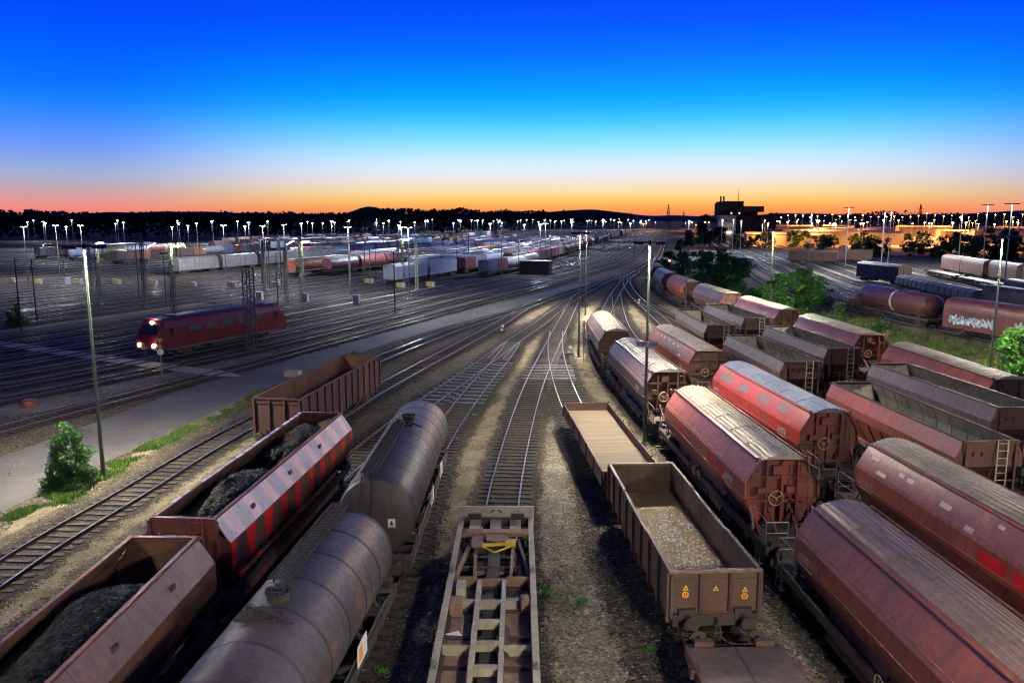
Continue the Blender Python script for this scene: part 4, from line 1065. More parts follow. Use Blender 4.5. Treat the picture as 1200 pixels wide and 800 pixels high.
# container flat wagon in the middle
def container_wagon(label):
    r = thing('container_wagon', label, 'container wagon'); zt = 1.36; yf = 8.3; yn = -8.3
    for s in (-1, 1):
        m = MB(); m.box(s*1.40-.10, s*1.40+.10, yn, yf-.135, zt-.12, zt); m.box(s*1.42-.03, s*1.42+.03, yn, yf-.135, zt-.48, zt-.125); m.build('side_beam', M['cont_frame'], r)
        for y in (3.2, -2.6, -6.4): m = MB(); m.box(s*1.40-.09, s*1.40+.09, y-.14, y+.14, zt+.003, zt+.05); m.box(s*1.40-.05, s*1.40+.05, y-.06, y+.06, zt+.05, zt+.17); m.build('twist_lock', M['galv'], r)
    m = MB(); m.box(-1.54, 1.54, yf-.13, yf, zt-.34, zt+.43); m.build('end_beam', M['cont_frame'], r)
    m = MB()
    for s in (-1, 1): m.bar((s*.07, yf-.134, zt+.30), (s*.24, yf-.134, zt+.18), .012, .05)
    m.build('stencil_mark', M['black'], r)
    for x in (-.82, 0, .78): m = MB(); m.box(x-.22, x+.22, yf-1.35, yf-.135, zt-.14, zt-.06); m.build('plate', M['cont_frame'], r)
    m = MB(); m.box(-1.295, 1.295, yf-1.72, yf-1.32, zt-.16, zt-.02); m.box(-1.30, -1.10, yf-1.85, yf-1.3, zt-.15, zt-.015); m.box(1.10, 1.30, yf-1.85, yf-1.3, zt-.15, zt-.015); m.build('cross_beam', M['cont_rust'], r)
    m = MB(); m.poly([(-.38,yf-1.72,zt-.055),(.52,yf-1.72,zt-.055),(.52,yf-2.15,zt-.12),(.2,yf-2.28,zt-.13),(-.3,yf-2.22,zt-.13)]); m.box(-.88, -.45, yf-2.75, yf-1.73, zt-.17, zt-.10); m.build('patch_plate', M['cont_rust'], r)
    m = MB(); m.bar((-.55, yf-2.35, zt-.25), (.75, yf-2.2, zt-.22), .10, .12); m.path([(-.5, yf-2.4, zt-.25), (0, yf-2.65, zt-.4), (.7, yf-2.25, zt-.3)], .035); m.box(.4, .8, yf-2.4, yf-2.05, zt-.3, zt-.12); m.build('brake_lever', M['yellow'], r)
    m = MB()
    for s in (-1, 1): m.bar((s*.72, yf-1.75, zt-.4), (s*.62, 3.0, zt-.4), .10, .26); m.bar((s*.9, yf-1.7, zt-.35), (s*1.3, 3.4, zt-.35), .10, .2)
    m.box(-.7, .7, 4.2, 4.35, zt-.62, zt-.52); m.build('draw_frame', M['cont_rust'], r)
    m = MB(); m.tube((.98, 5.9, .75), (.98, 3.4, .75), .16, 12); m.build('air_pipe', M['frame_dark'], r, smooth=40)
    # well: floor plates and double centre sill with openings
    m = MB()
    for s in (-1, 1):
        m.box(min(s*.50, s*1.29), max(s*.50, s*1.29), yn, 3.0, zt-.56, zt-.50)
        m.box(min(s*.50, s*1.29), max(s*.50, s*1.29), 2.93, 3.0, zt-.50, zt-.08)
    m.box(-.5, .5, 2.93, 3.0, zt-.5, zt-.16)
    m.build('well_floor', M['cont_rust'], r)
    for s in (-1, 1):
        m = MB(); m.box(s*.42-.075, s*.42+.075, yn, 2.92, zt-.5, zt-.16); m.build('centre_sill', M['cont_frame'], r)
        m = MB(); 
        for y in (1.55, -1.2, -4.2): m.box(min(s*.5, s*1.29), max(s*.5, s*1.29), y-.05, y+.05, zt-.5, zt-.2)
        m.build('cross_rib', M['cont_frame'], r)
    for y in (1.45, .2, -1.05, -2.3, -3.55, -4.8, -6.05): m = MB(); m.box(-.34, .34, y-.11, y+.11, zt-.42, zt-.18); m.build('web_plate', M['cont_frame'], r)
    m = MB(); m.box(-1.16, -.85, 2.05, 2.6, zt-.5, zt-.02); m.build('control_box', M['cont_frame'], r)
    for b_ in ((-1.28, -.88, 1.0, 1.55, zt-.5, zt-.05), (1.0, 1.27, 1.1, 1.5, zt-.5, zt+.02)): m = MB(); m.box(*b_); m.build('locker', M['cont_rust'], r)
    for (x, y, a, w, c) in ((-1.05, -.15, .5, .22, 'plate_white'), (-.85, -1.0, .2, .2, 'black'), (.75, 2.1, .3, .2, 'plate_white'), (.95, 1.5, .0, .16, 'sign_orange')):
        m = MB(); z = zt-.488; ca, sa = math.cos(a), math.sin(a)
        m.poly([(x+ca*i*w-sa*j*w*.7, y+sa*i*w+ca*j*w*.7, z+.012*k) for k, (i, j) in enumerate(((-1,-1),(1,-1),(1,1),(-1,1)))]); m.build('placard', M[c], r)
    underframe(r, yf-.16, .9, .80); bogie(r, -6.2); bogie(r, 6.2); buffers(r, 8.95)
    return r
put(container_wagon('empty beige container wagon skeleton standing on the middle track at the bottom edge'), 'T0', 22.2)
# ------------------------------------------------------------------ lamp posts
def lamp_post(name, label, x, y, h=12., bar=2.2, az=0., mat='post_green', lamp='lamp_near', group=None, rungs=True, side_arm=True, plate=None):
    r = thing(name, label, 'lamp post', (x, y, 0), az, group)
    m = MB(); m.tube((0,0,0), (0,0,1.2), .125, 12, .115); m.tube((0,0,1.2), (0,0,h-.02), .105, 12, .05); m.tube((0,0,0), (0,0,.08), .28, 10)
    m.build('post', M[mat], r, smooth=40)
    m = MB(); m.box(-bar/2, bar/2, -.16, .16, h, h+.10); m.tube((0,0,h-.1), (0,0,h+.17), .09, 8); m.build('cross_bar', M['lamp_bar'], r)
    for s in (-1, 1):
        m = MB(); x0, x1 = sorted((s*.34, s*(bar/2-.08)))
        for (a, b, c, d) in ((x0,x1,-.157,-.135),(x0,x1,.135,.157),(x0,x0+.025,-.134,.134),(x1-.025,x1,-.134,.134)): m.box(a, b, c, d, h-.10, h+.03)
        ho = m.build('lamp_housing', M['lamp_bar'], r)
        m = MB(); m.box(x0+.03, x1-.03, -.13, .13, h-.06 if lamp not in LPW else h-.13, h-.03); m.build('lamp', M[lamp], ho)
    if rungs:
        m = MB(); z = 3.4
        while z < h-.6: m.bar((-.22, 0, z), (.22, 0, z), .03); z += .82
        m.build('climbing_rungs', M['galv'], r)
    if lamp in LPW: lamp_light(r, h, *LPW[lamp])
    return r
_ll = {}
def lamp_light(root, z, power, col):
    key = (power, col)
    if key not in _ll:
        L = bpy.data.lights.new('lamp_light', 'SPOT'); L.energy = power; L.color = col; L.spot_size = R(168); L.spot_blend = .35; L.shadow_soft_size = .12; _ll[key] = L
    o = bpy.data.objects.new('lamp_light', _ll[key]); COL.objects.link(o); o.parent = root; o.location = (0, -.3, z-.16); KID.setdefault(root.name, []).append(o); return o
LPW = {'lamp_mid': (8000, (.92,.95,1.)), 'lamp_far': (7500, (.76,.86,1.)), 'lamp_sodium': (15000, (1.,.40,.09))}
near_posts = []
near_posts.append(lamp_post('lamp_post', 'tall lamp post with a white number board, standing among the mauve hopper wagons', *at(755,520), 12., 1.9, R(9)))
near_posts.append(lamp_post('lamp_post', 'tall lamp post beside the round green bush on the left verge', *at(121.6,560), 12., 2.1, R(-20)))
near_posts.append(lamp_post('lamp_post', 'tall lamp post rising behind the orange hopper wagon at the right edge', *at(1158,455), 12., 2.6, R(20)))
near_posts.append(lamp_post('lamp_post', 'lamp post between the switch rails left of the pale mauve hopper', *at(678,418), 12., 1.9, R(5)))
near_posts.append(lamp_post('lamp_post', 'lamp post with a small blue plate, in front of the light green round bush', 30.9, 93., 12., 2.0, R(10), lamp='lamp_bright'))
near_posts.append(lamp_post('lamp_post', 'thin lamp post farther behind the one at the switch rails', *at(686,369), 12., 1.8, R(5), rungs=False, lamp='lamp_bright'))
def board(root, txt, w, h, z, name='number_board', col='plate_white'):
    m = MB(); m.box(-w/2, w/2, -.20, -.17, z-h/2, z+h/2); b = m.build(name, M[col], root)
    m = MB(); m.bar((0, -.17, z), (0, 0, z), .05); m.build('bracket', M['galv'], root)
    if txt:
        cu = bpy.data.curves.new('board_text', 'FONT'); cu.body = txt; cu.size = h*.85; cu.align_x = 'CENTER'; cu.align_y = 'CENTER'; cu.extrude = .002; cu.offset = .0
        cu.materials.append(M['navy']); t = bpy.data.objects.new('board_text', cu); COL.objects.link(t)
        bpy.context.view_layer.update(); ww = t.dimensions.x
        me = bpy.data.meshes.new_from_object(t.evaluated_get(bpy.context.evaluated_depsgraph_get())); bpy.data.objects.remove(t)
        k = min(1., w*.94/ww); me.transform(Matrix.Translation((0, -.204, z)) @ Matrix.Rotation(math.pi/2, 4, 'X') @ Matrix.Diagonal((k, 1, 1, 1)))
        t = bpy.data.objects.new('board_text', me); COL.objects.link(t); t.parent = b; KID.setdefault(b.name, []).append(t)
    return b
board(near_posts[0], 'm 845   1044', 1.22, .34, 6.1)
board(near_posts[4], None, .95, .30, 5.9, 'blank_board', 'lamp_bar')
m = MB(); m.box(-.17, .17, -.20, .05, 2.55, 2.95); m.build('junction_box', M['galv'], near_posts[0])
# unseen posts placed around the viewpoint to light the foreground and throw its shadows
lamp_post('lamp_post', 'tall lamp post out of view, right of the near hopper wagons', 25.2, 17., 12., 2.4, R(20))
lamp_post('lamp_post', 'tall lamp post out of view, on the left side behind the coal wagons', -19.8, 8., 12., 2.0, R(-20), lamp='lamp_dim')
lamp_post('lamp_post', 'tall lamp post out of view, at the foot of the bridge', 8.9, 1.5, 12., 2.4, R(0), lamp='lamp_foot')

# mid-distance posts left yard
GL = 'lamp posts along the left sidings'
k = 0
for (u, v) in ((73,89),(94,106),(96,101),(112,76),(100,56),(86.5,27.6),(124,68.4),(83.4,14.1),(186,21),(60,112)):
    x, y, h_ = yard(u, v); k += 1
    p = lamp_post('lamp_post', ['lamp post beside the yellow boxes at the far left','left one of two close lamp posts at the far left sidings','right one of two close lamp posts at the far left sidings','lamp post in front of the grey covered wagons','lamp post between yellow boxes left of the red hopper train','dark thin lamp post in front of the red hopper train','lamp post behind the lattice mast with the slanted tube','lamp post just left of the white wagons','lamp post near the brown earth strip by the tank containers','lamp post at the far left edge of the sidings'][k-1], x, y, 12., 1.5, h_, 'galv' if k % 2 else 'post_green', 'lamp_mid', GL, rungs=False)
# far grid
proto = None
def far_lamp(x, y, h, hd, kind, label, group, bar=1.3):
    global _fl
    key = (kind, h, bar)
    if key not in _fl:
        r = thing('lamp_post', label, 'lamp post', (x, y, 0), hd, group)
        m = MB(); m.tube((0,0,0), (0,0,h), .13, 6, .08); m.build('post', M['galv'], r)
        m = MB(); m.box(-bar/2, bar/2, -.22, .22, h, h+.10); hd_ = m.build('lamp_head', M['lamp_bar'], r)
        m = MB(); 
        pass
        for s in (-1, 1):
            if kind == 'lamp_mid' or bar > 1.8:
                x0, x1 = sorted((s*.2, s*(bar/2-.1))); m = MB()
                for (a, b, c, d) in ((x0,x1,-.21,-.18),(x0,x1,.18,.21),(x0,x0+.03,-.179,.179),(x1-.03,x1,-.179,.179)): m.box(a, b, c, d, h-.09, h+.03)
                ho = m.build('lamp_housing', M['lamp_bar'], hd_); m = MB(); m.box(x0+.04, x1-.04, -.17, .17, h-.06, h-.03); m.build('lamp', M[kind], r)
            else: m = MB(); m.box(min(s*.12, s*.42), max(s*.12, s*.42), -.12, .12, h-.09, h-.003); m.build('lamp', M[kind], hd_)
        lamp_light(r, h, LPW[kind][0]*(1.3 if h > 14 and kind == 'lamp_mid' else 1), LPW[kind][1]); _fl[key] = r; return r
    c = clone(_fl[key], (x, y, 0), hd, label); c['group'] = group; c.scale = (1, 1, .90+.16*((x*7.13+y*3.77) % 1)); return c
_fl = {}
rnd = random.Random(11)
for u in range(150, 900, 62):
    for v in range(14, 235, 30):
        vv = v+rnd.uniform(-7, 7); uu = u+rnd.uniform(-22, 22)
        x, y, h_ = yard(uu, vv)
        far_lamp(x, y, 12., h_, 'lamp_far', 'distant lit lamp post among the packed left sidings', 'distant lamp posts of the left yard')
for (x, y) in ((-140,330),(-190,380),(-240,430),(-285,470),(-120,300),(-215,350),(-160,420),(-90,400)):
    far_lamp(x, y, 12., .3, 'lamp_far', 'distant lit lamp post in front of the dark wood on the left', 'lamp posts in front of the dark wood')
# right yard posts, 16 m masts
def base(px, py): return at(px, py)
for px, py, lab in ((1176,343,'tall mast lamp behind the post at the right edge'),(990,318,'tall mast lamp behind the dark covered wagon'),(947,322,'lamp mast left of the dark covered wagon'),(1040,312,'right lamp mast of the pair above the brown covered wagons'),(1032,318,'left lamp mast of the pair above the brown covered wagons'),(1150,325,'lamp mast in front of the dark trees at the right'),(1122,318,'shorter lamp mast in front of the trees at the right')):
    x, y = base(px, py); far_lamp(x, y, 16. if px not in (1040,1122,947) else 14.5, R(8), 'lamp_mid', lab, 'tall lamp masts of the right yard', 2.6)
for px, py, lab in ((867,300,'lamp post in front of the dark tower building, tallest of those there'),(845,294,'lamp post left of the tower entrance'),(858,294,'lamp post before the dark tower wall'),(892,297,'lamp post right of the dark tower'),(806,303,'bright lamp post in front of the dark round tree'),(898,302,'lamp post at the right end of the tower annex')):
    x, y = base(px, py); far_lamp(x, y, 12.6, 0, 'lamp_far', lab, 'lamp posts at the tower', 1.9)
rnd = random.Random(21)
for i in range(64):
    a = rnd.uniform(.30, .68); d = rnd.uniform(370, 800); far_lamp(d*math.sin(a)*1.0, d*math.cos(a)*1.0, 12.+rnd.uniform(0,0), a, 'lamp_sodium', 'distant orange lamp post over the car storage lots on the right', 'orange lamps of the storage lots', 1.6)
for i in range(26):
    far_lamp(rnd.uniform(120, 300), rnd.uniform(560, 1050), 9., 0, 'lamp_sodium', 'distant orange street lamp beyond the tracks', 'orange street lamps beyond the tracks', 1.2)
for i in range(44):
    d = rnd.uniform(600, 700); a = .32+.36*i/44; far_lamp(d*math.sin(a), d*math.cos(a), 16., a, 'lamp_sodium', 'tall distant orange-lit post in the long row on the right horizon', 'orange-lit posts on the right horizon', 1.4)

# ------------------------------------------------------------------ lattice masts with arms
def lattice_mast(label, x, y, h=9.6, w0=.62, w1=.36, arm=True, light=True, az=R(20), mat='mast_green', armdir=1, tube=True):
    r = thing('lattice_mast', label, 'catenary mast', (x, y, 0), az, 'lattice masts of the main lines')
    m = MB()
    def cn(z): 
        w = (w0+(w1-w0)*z/h)/2
        return [(-w,-w*.7,z),(w,-w*.7,z),(w,w*.7,z),(-w,w*.7,z)]
    a, b = cn(0), cn(h)
    for i in range(4): m.bar(a[i], b[i], .085)
    z = .3; fl = 0
    while z < h-.5:
        c, d = cn(z), cn(min(h, z+.62))
        for i in range(4):
            j = (i+1) % 4; 
            if fl: m.bar(c[i], d[j], .045)
            else: m.bar(c[j], d[i], .045)
        z += .62; fl ^= 1
    m.box(-.4, .4, -.35, .35, 0, .25); m.build('lattice_shaft', M[mat], r)
    if arm:
        for s, z in ((1, 6.3), (-1, 6.3)):
            m = MB(); m.tube((s*.2, 0, z), (s*2.9, 0, z+.05), .04, 8); m.tube((s*.2, 0, z+1.2), (s*2.6, 0, z+.1), .025, 6); m.tube((s*.2, 0, z-1.0), (s*1.7, 0, z), .03, 6); m.tube((s*1.8, 0, z-.45), (s*3.0, 0, z-.55), .02, 6); m.tube((s*2.6, 0, z), (s*2.6, 0, z-.55), .02, 6)
            m.build('cantilever_arm', M['galv'], r)
    if light:
        m = MB(); m.tube((0, 0, h), (armdir*1.5, -.1, h+.25), .035, 6); f = m.build('lamp_arm', M['galv'], r)
        m = MB(); m.box(min(armdir*.45, armdir*1.6), max(armdir*.45, armdir*1.6), -.26, .06, h+.02, h+.12); m.build('lamp', M['tube_light'], f)
    return r
lattice_mast('lattice mast behind the left lamp post, dark green', *at(118,358), light=True)
lattice_mast('dark slim lattice mast between two lit masts on the left', *at(171,361), h=10.5, w0=.5, w1=.42, mat='post_green', arm=False, light=False)
lattice_mast('yellow-green lit lattice mast with a bright lamp to the right of its top', *at(205,372), light=2)
lattice_mast('dark double lattice mast standing just in front of the red locomotive', *at(295,411), h=8.4, w0=.95, w1=.85, mat='post_green', arm=False, light=False)
lattice_mast('lattice mast with a lamp arm in front of the red hopper train', *at(355,353), light=True)
lattice_mast('lattice mast right in front of the end of the white wagons', *at(472,333), light=True, h=9.)
for i, (u, v) in enumerate(((64,24.6),(98,20.1),(124,38),(88,47),(118,60),(70,70),(140,82))):
    x, y, _h = yard(u, v); lattice_mast('slim lattice mast standing among the tracks of the left yard', x, y, h=9.2, w0=.5, w1=.34, light=False, mat='mast_green')
def pole(label, x, y, h, r=.11, mat='frame_dark'):
    o = thing('catenary_pole', label, 'pole', (x, y, 0), R(20), 'catenary poles of the main lines'); m = MB(); m.tube((0,0,0), (0,0,h), r, 8, r*.7); m.build('pole_shaft', M[mat], o)
    m = MB(); m.tube((0,0,h-1.2), (-2.6,0,h-1.1), .03, 6); m.tube((0,0,h-.2), (-2.4,0,h-1.05), .02, 6); m.build('arm', M['galv'], o); return o
for px, py, h, lab in ((463,368,8.8,'dark pole in front of the white wagons'),(573,361,0,''),(588,341,8.6,'dark pole beside the tank containers'),(645,310,8.6,'pole at the brown shed'),(411,344,9,'thin pole left of the white wagons'),(744,302,8,'dark pole above the brown earth'),(725,300,8,'pole at the far end of the brown earth')):
    if h: pole(lab, *at(px, py), h)
rnd = random.Random(19)
for i in range(26):
    u, v = rnd.uniform(25, 175), rnd.uniform(12, 128); x, y, h_ = yard(u, round(v/9.1)*9.1+2.2)
    pole('thin dark catenary pole among the tracks of the left yard', x, y, rnd.uniform(7.5, 9.5), .10)
# slanted tube lamps on short posts
for px, py, lab in ((175,322,'short post with a slanted tube lamp left of the lit mast'),(337,316,'short post with a slanted tube lamp left of the red hopper train')):
    x, y = at(px, py); r = thing('tube_lamp_post', lab, 'lamp post', (x, y, 0), 0, 'slanted tube lamps'); m = MB(); m.tube((0,0,0), (0,0,6.6), .08, 8); m.build('post', M['galv'], r)
    m = MB(); m.tube((0,0,6.6), (2.0,0,7.6), .03, 6); f = m.build('lamp_arm', M['galv'], r); m = MB(); m.tube((.1,-.08,6.62), (2.0,-.08,7.57), .06, 6); m.build('lamp', M['tube_light'], f)

# ------------------------------------------------------------------ line-side things
for i, (px, py) in enumerate(((15,331),(45,333),(92,333),(137,333),(180,334),(225,336),(272,336),(323,336),(433,332),(470,337),(505,336))):
    x, y = at(px, py); r = thing('control_cabinet', ['leftmost yellow track box','second yellow track box from the left','yellow track box right behind the left lamp post','yellow track box left of the lit lattice mast','yellow track box right of the dark slim mast','yellow track box right of the lit lattice mast','yellow track box before the covered wagons','yellow track box left of the red hopper train','small yellow track box under the white wagons','yellow track box at the end of the white wagons','yellow track box right of the white wagon end'][i]+', pale box beside it', 'track box', (x, y, 0), R(20), 'yellow track boxes across the left sidings')
    m = MB(); m.box(-.9, .30, -.35, .35, .1, .95); m.box(-.94, .34, -.39, .39, .95, 1.02); m.build('yellow_box', M['cabinet_yellow'], r)
    m = MB(); m.box(.36, .95, -.3, .3, .1, 1.0); m.build('pale_box', M['cabinet_grey'], r)
    m = MB(); m.box(-.9, .9, -.3, .3, 0, .1); m.build('plinth', M['concrete'], r)
for px, py, lab in ((305,352,'white relay box left of the lattice mast'),(358,354,'white relay box at the foot of the lattice mast'),(418,356,'white relay box nearest the red locomotive'),(80,334,'pale blue box left of the left lamp post')):
    x, y = at(px, py); r = thing('relay_box', lab, 'relay box', (x, y, 0), R(20)); m = MB(); m.box(-.5, .5, -.3, .3, .15, 1.35); m.build('door_panel', M['cabinet_grey'], r); m = MB(); m.box(-.56, .56, -.36, .36, 1.35, 1.43); m.build('lid', M['cabinet_grey'], r); m = MB(); m.box(-.4, .4, -.22, .22, 0, .15); m.build('plinth', M['concrete'], r)
# small signal with yellow plates and round disc
x, y = at(190,441); r = thing('track_signal', 'low signal post with yellow plates above a white disc near the passing locomotive', 'signal', (x, y, 0), R(-20))
m = MB(); m.tube((0,0,0), (0,0,3.3), .055, 8); m.build('post', M['galv'], r)
m = MB(); m.poly([(-.27,-.07,3.3),(.27,-.07,3.3),(0,-.07,2.9)]); m.poly([(-.27,-.07,2.5),(.27,-.07,2.5),(0,-.07,2.88)]); m.poly([(-.27,-.04,3.3),(0,-.04,2.9),(.27,-.04,3.3)]); m.build('yellow_plate', M['yellow'], r)
m = MB(); m.tube((0,-.09,2.15), (0,-.05,2.15), .27, 20); m.build('white_disc', M['plate_white'], r)
# red signal beside the curving train
x, y = at(772.5,341); r = thing('red_signal', 'signal showing a red light at the head of the curving hopper train', 'signal', (33.6, 167, 0), R(10))
m = MB(); m.tube((0,0,0), (0,0,4.6), .07, 8); m.box(-.25, .25, -.1, .14, 3.8, 5.0); m.build('signal_head', M['black'], r)
m = MB(); m.tube((0,-.16,4.5), (0,-.1,4.5), .20, 14); m.build('red_lamp', M['red_light'], r)
for px, py, h, lab in ((803,363,5.2,'thin pole beside the orange hopper wagon'),(688,371,0,''),(684,425,4.,'short dark marker post left of the pale mauve hopper'),(746.5,330,2.2,'short marker post beside the curving switch'),(575,420,1.,'')):
    if h > 1.5: o = thing('marker_post', lab, 'post', (*at(px, py), 0)); m = MB(); m.tube((0,0,0), (0,0,h), .05, 8); m.box(-.12, .12, -.07, -.04, h-.5, h-.1); m.build('post_shaft', M['galv'], o)
# point lever weights
for i, (x, y, lab) in enumerate(((5.7,76.5,'point lever with a white weight right of the middle switch'),(-1.2,92,'point lever beside the left switch'),(19.9,122,'point lever beside the right switch'))):
    o = thing('point_lever', lab, 'point lever', (x, y, 0)); m = MB(); m.box(-.4, .4, -.18, .18, 0, .2); m.bar((0,0,.2), (.12,0,.95), .05); m.build('lever', M['frame_dark'], o)
    m = MB(); m.tube((.1,-.09,.75), (.1,.09,.75), .17, 14); m.tube((.0,-.07,.30), (.0,.07,.30), .16, 14); m.build('weight', M['plate_white'], o)
# orange lump and stones by the gravel, pale block by the path
x, y = at(35,475); o = thing('track_bucket', 'small rusty orange tub on the pale gravel at the left', 'tub', (x, y, 0)); m = MB(); m.tube((0,0,0), (0,0,.42), .38, 14, .46); m.build('tub_wall', M['hop_orange'], o); m = MB(); m.torus((0,0,.42), .46, .04, 'z'); m.build('rim', M['rim_red'], o)
x, y = at(343.5,441); o = thing('concrete_block', 'pale concrete block on the verge behind the empty rusty gondola', 'block', (x, y, 0), R(15)); m = MB(); m.prism([(-.7,0),(.7,0),(.62,.5),(-.62,.5)], -.35, .35); m.build('block_body', M['concrete'], o); m = MB(); m.torus((0,0,.52), .12, .02, 'x', 12, 5); m.build('lifting_eye', M['galv'], o)

# ------------------------------------------------------------------ passing red locomotive
def locomotive(label):
    r = thing('locomotive', label, 'locomotive'); h = 9.0
    sec = [(-1.45,1.1),(-1.48,2.2),(-1.46,3.1),(-1.25,3.75),(-.9,3.98),(.9,3.98),(1.25,3.75),(1.46,3.1),(1.48,2.2),(1.45,1.1)]
    m = MB(); rings = []
    for y, f in ((-h,0),(-h+.9,1),(h-.9,1),(h,0)):
        rr = []
        for x, z in sec:
            if f: rr.append((x, y, z))
            else:
                yy = y if z < 2.2 else (y+(1 if y < 0 else -1)*(z-2.2)*.55); rr.append((x*.93, yy, z-.0 if z < 3.5 else z-.12))
        rings.append(rr)
    k = len(sec)
    m.v = [p for rr in rings for p in rr]
    m.f = [(j*k+i, j*k+(i+1) % k, (j+1)*k+(i+1) % k, (j+1)*k+i) for j in range(3) for i in range(k)]+[tuple(range(k)), tuple(range(4*k-1, 3*k-1, -1))]
    m.m = [0]*len(m.f); body = m.build('body', M['loco_red'], r)
    for sy in (-1, 1):
        m = MB(); yb = sy*(h-.02)
        def P(x, z): return (x, yb-sy*(z-2.2)*.55+sy*.03, z)
        m.poly([P(-1.12,2.55), P(1.12,2.55), P(.98,3.45), P(-.98,3.45)]); m.build('windscreen', M['glass_dark'], r)
        for x, z in ((-.95,1.55),(.95,1.55),(0,3.62)):
            m = MB(); m.tube((x, (yb if z < 2 else yb-sy*.78), z), (x, (yb if z < 2 else yb-sy*.78)+sy*.09, z), .17, 14); m.build('headlight', M['head_light'] if sy < 0 else M['glass_dark'], r)
        m = MB(); m.box(-1.3, 1.3, min(yb+sy*.01, yb+sy*.05), max(yb+sy*.01, yb+sy*.05), 1.12, 1.35); m.build('front_stripe', M['chalk_white'], r)
        for s in (-1, 1):
            m = MB(); m.box(min(s*1.47, s*1.485), max(s*1.47, s*1.485), sy*7.3-.3, sy*7.3+.3, 1.3, 3.2); d = m.build('cab_door', M['loco_red'], r); m = MB(); m.box(min(s*1.486, s*1.49), max(s*1.486, s*1.49), sy*7.3-.22, sy*7.3+.22, 2.4, 3.05); m.build('pane', M['glass_dark'], d)
    for s in (-1, 1):
        for y in (-4.4, -2.2, 0, 2.2, 4.4): m = MB(); m.box(min(s*1.465, s*1.482), max(s*1.465, s*1.482), y-.7, y+.7, 2.5, 3.05); m.build('side_grille', M['loco_grey'], r)
        m = MB(); m.box(min(s*1.455, s*1.49), max(s*1.455, s*1.49), -8.0, 8.0, .95, 1.12); m.build('sill_stripe', M['loco_grey'], r)
    m = MB(); m.box(-.85, .85, -6.2, 6.2, 3.985, 4.12); 
    for y in (-5, -2.5, 0, 2.5, 5): m.tube((-.4, y, 4.12), (-.4, y, 4.4), .08, 8)
    m.tube((-.4, -5, 4.36), (-.4, 5, 4.36), .025, 6); m.build('roof_equipment', M['loco_grey'], r)
    for sy in (-1, 1):
        m = MB(); y = sy*5.6
        for s in (-.5, .5): m.path([(s, y-.9, 4.15), (s, y+.9, 4.36), (s*.8, y-.8, 4.5)], .025)
        m.tube((-.8, y-.8, 4.52), (.8, y-.8, 4.52), .03, 6); m.build('pantograph', M['galv'], r)
    m = MB(); m.box(-1.2, 1.2, -2.0, 2.0, .5, 1.1); m.build('transformer_box', M['frame_dark'], r)
    bogie(r, -5.3); bogie(r, 5.3); buffers(r, h+.55); underframe(r, h-.1, .9, 1.09, 1.3)
    return r
x, y, h_ = yard(31.5, 9.65); h_ += R(4.3); place(locomotive('red electric locomotive with lit headlights running on the main line at the left'), x, y, h_)
x, y, h_ = yard(212, 210); lo2 = place(clone(bpy.data.objects['locomotive'], label='small distant red locomotive in front of the dark wood at the far left'), x, y, R(60))

# ------------------------------------------------------------------ right yard wagons
def closed_wagon(label, paint_, L=14., zt=4.3, kind='curved', name='closed_wagon', group=None, endm=None):
    r = thing(name, label, 'closed wagon', group=group); h = L/2
    if kind == 'curved': half = [(0,zt),(.5,zt-.04),(.95,zt-.2),(1.25,zt-.5),(1.42,zt-.95),(1.45,zt-1.5),(1.45,1.1)]
    else: half = [(0,zt),(.7,zt-.12),(1.25,zt-.35),(1.36,zt-.5),(1.40,zt-.55),(1.40,1.15)]
    prof = [(-x, z) for x, z in half[:0:-1]]+half
    m = MB(); m.prism(prof, -h, h, caps=False, closed=False); m.build('body', M[paint_], r, smooth=30)
    for sy in (-1, 1):
        m = MB(); m.poly([(x*.995, sy*(h-.05), z-.01) for x, z in prof]); 
        for x in (-.9,-.3,.3,.9): m.box(x-.05, x+.05, min(sy*(h-.05), sy*(h+.04)), max(sy*(h-.05), sy*(h+.04)), 1.15, zt-.55)
        m.build('end_wall', M[endm or paint_], r)
    for s in (-1, 1):
        m = MB(); n = int(L/1.25); m.box(min(s*1.40, s*1.47), max(s*1.40, s*1.47), -h+.02, h-.02, 1.0, 1.098)
        for i in range(n+1):
            y = -h+.06+(L-.12)*i/n
            if kind != 'curved': m.box(min(s*1.401, s*1.46), max(s*1.401, s*1.46), y-.04, y+.04, 1.12, zt-.6)
            else: m.box(min(s*1.451, s*1.475), max(s*1.451, s*1.475), y-.03, y+.03, 1.1, 1.7)
        m.build('side_rib', M[paint_], r)
    underframe(r, h, .98, 1.12, 1.3); bogie(r, -h+2); bogie(r, h-2); buffers(r, h+.62)
    return r
def rput(o, y, off): p = rt(y, off); return place(o, p[0], p[1], p[2])
rput(tank_wagon('dark maroon tank wagon with domed ends and a white band round its middle', 17.2, 'tank_maroon', 1.5, 5, None, plates=False, domes=(.2,), band=-.6, flat_end=False, cz=2.75), 102.5, 0)
GW = rput(closed_wagon('maroon closed wagon with white and yellow graffiti along its lower side', 'box_maroon', 22.4, 4.4), 79.5, 0)
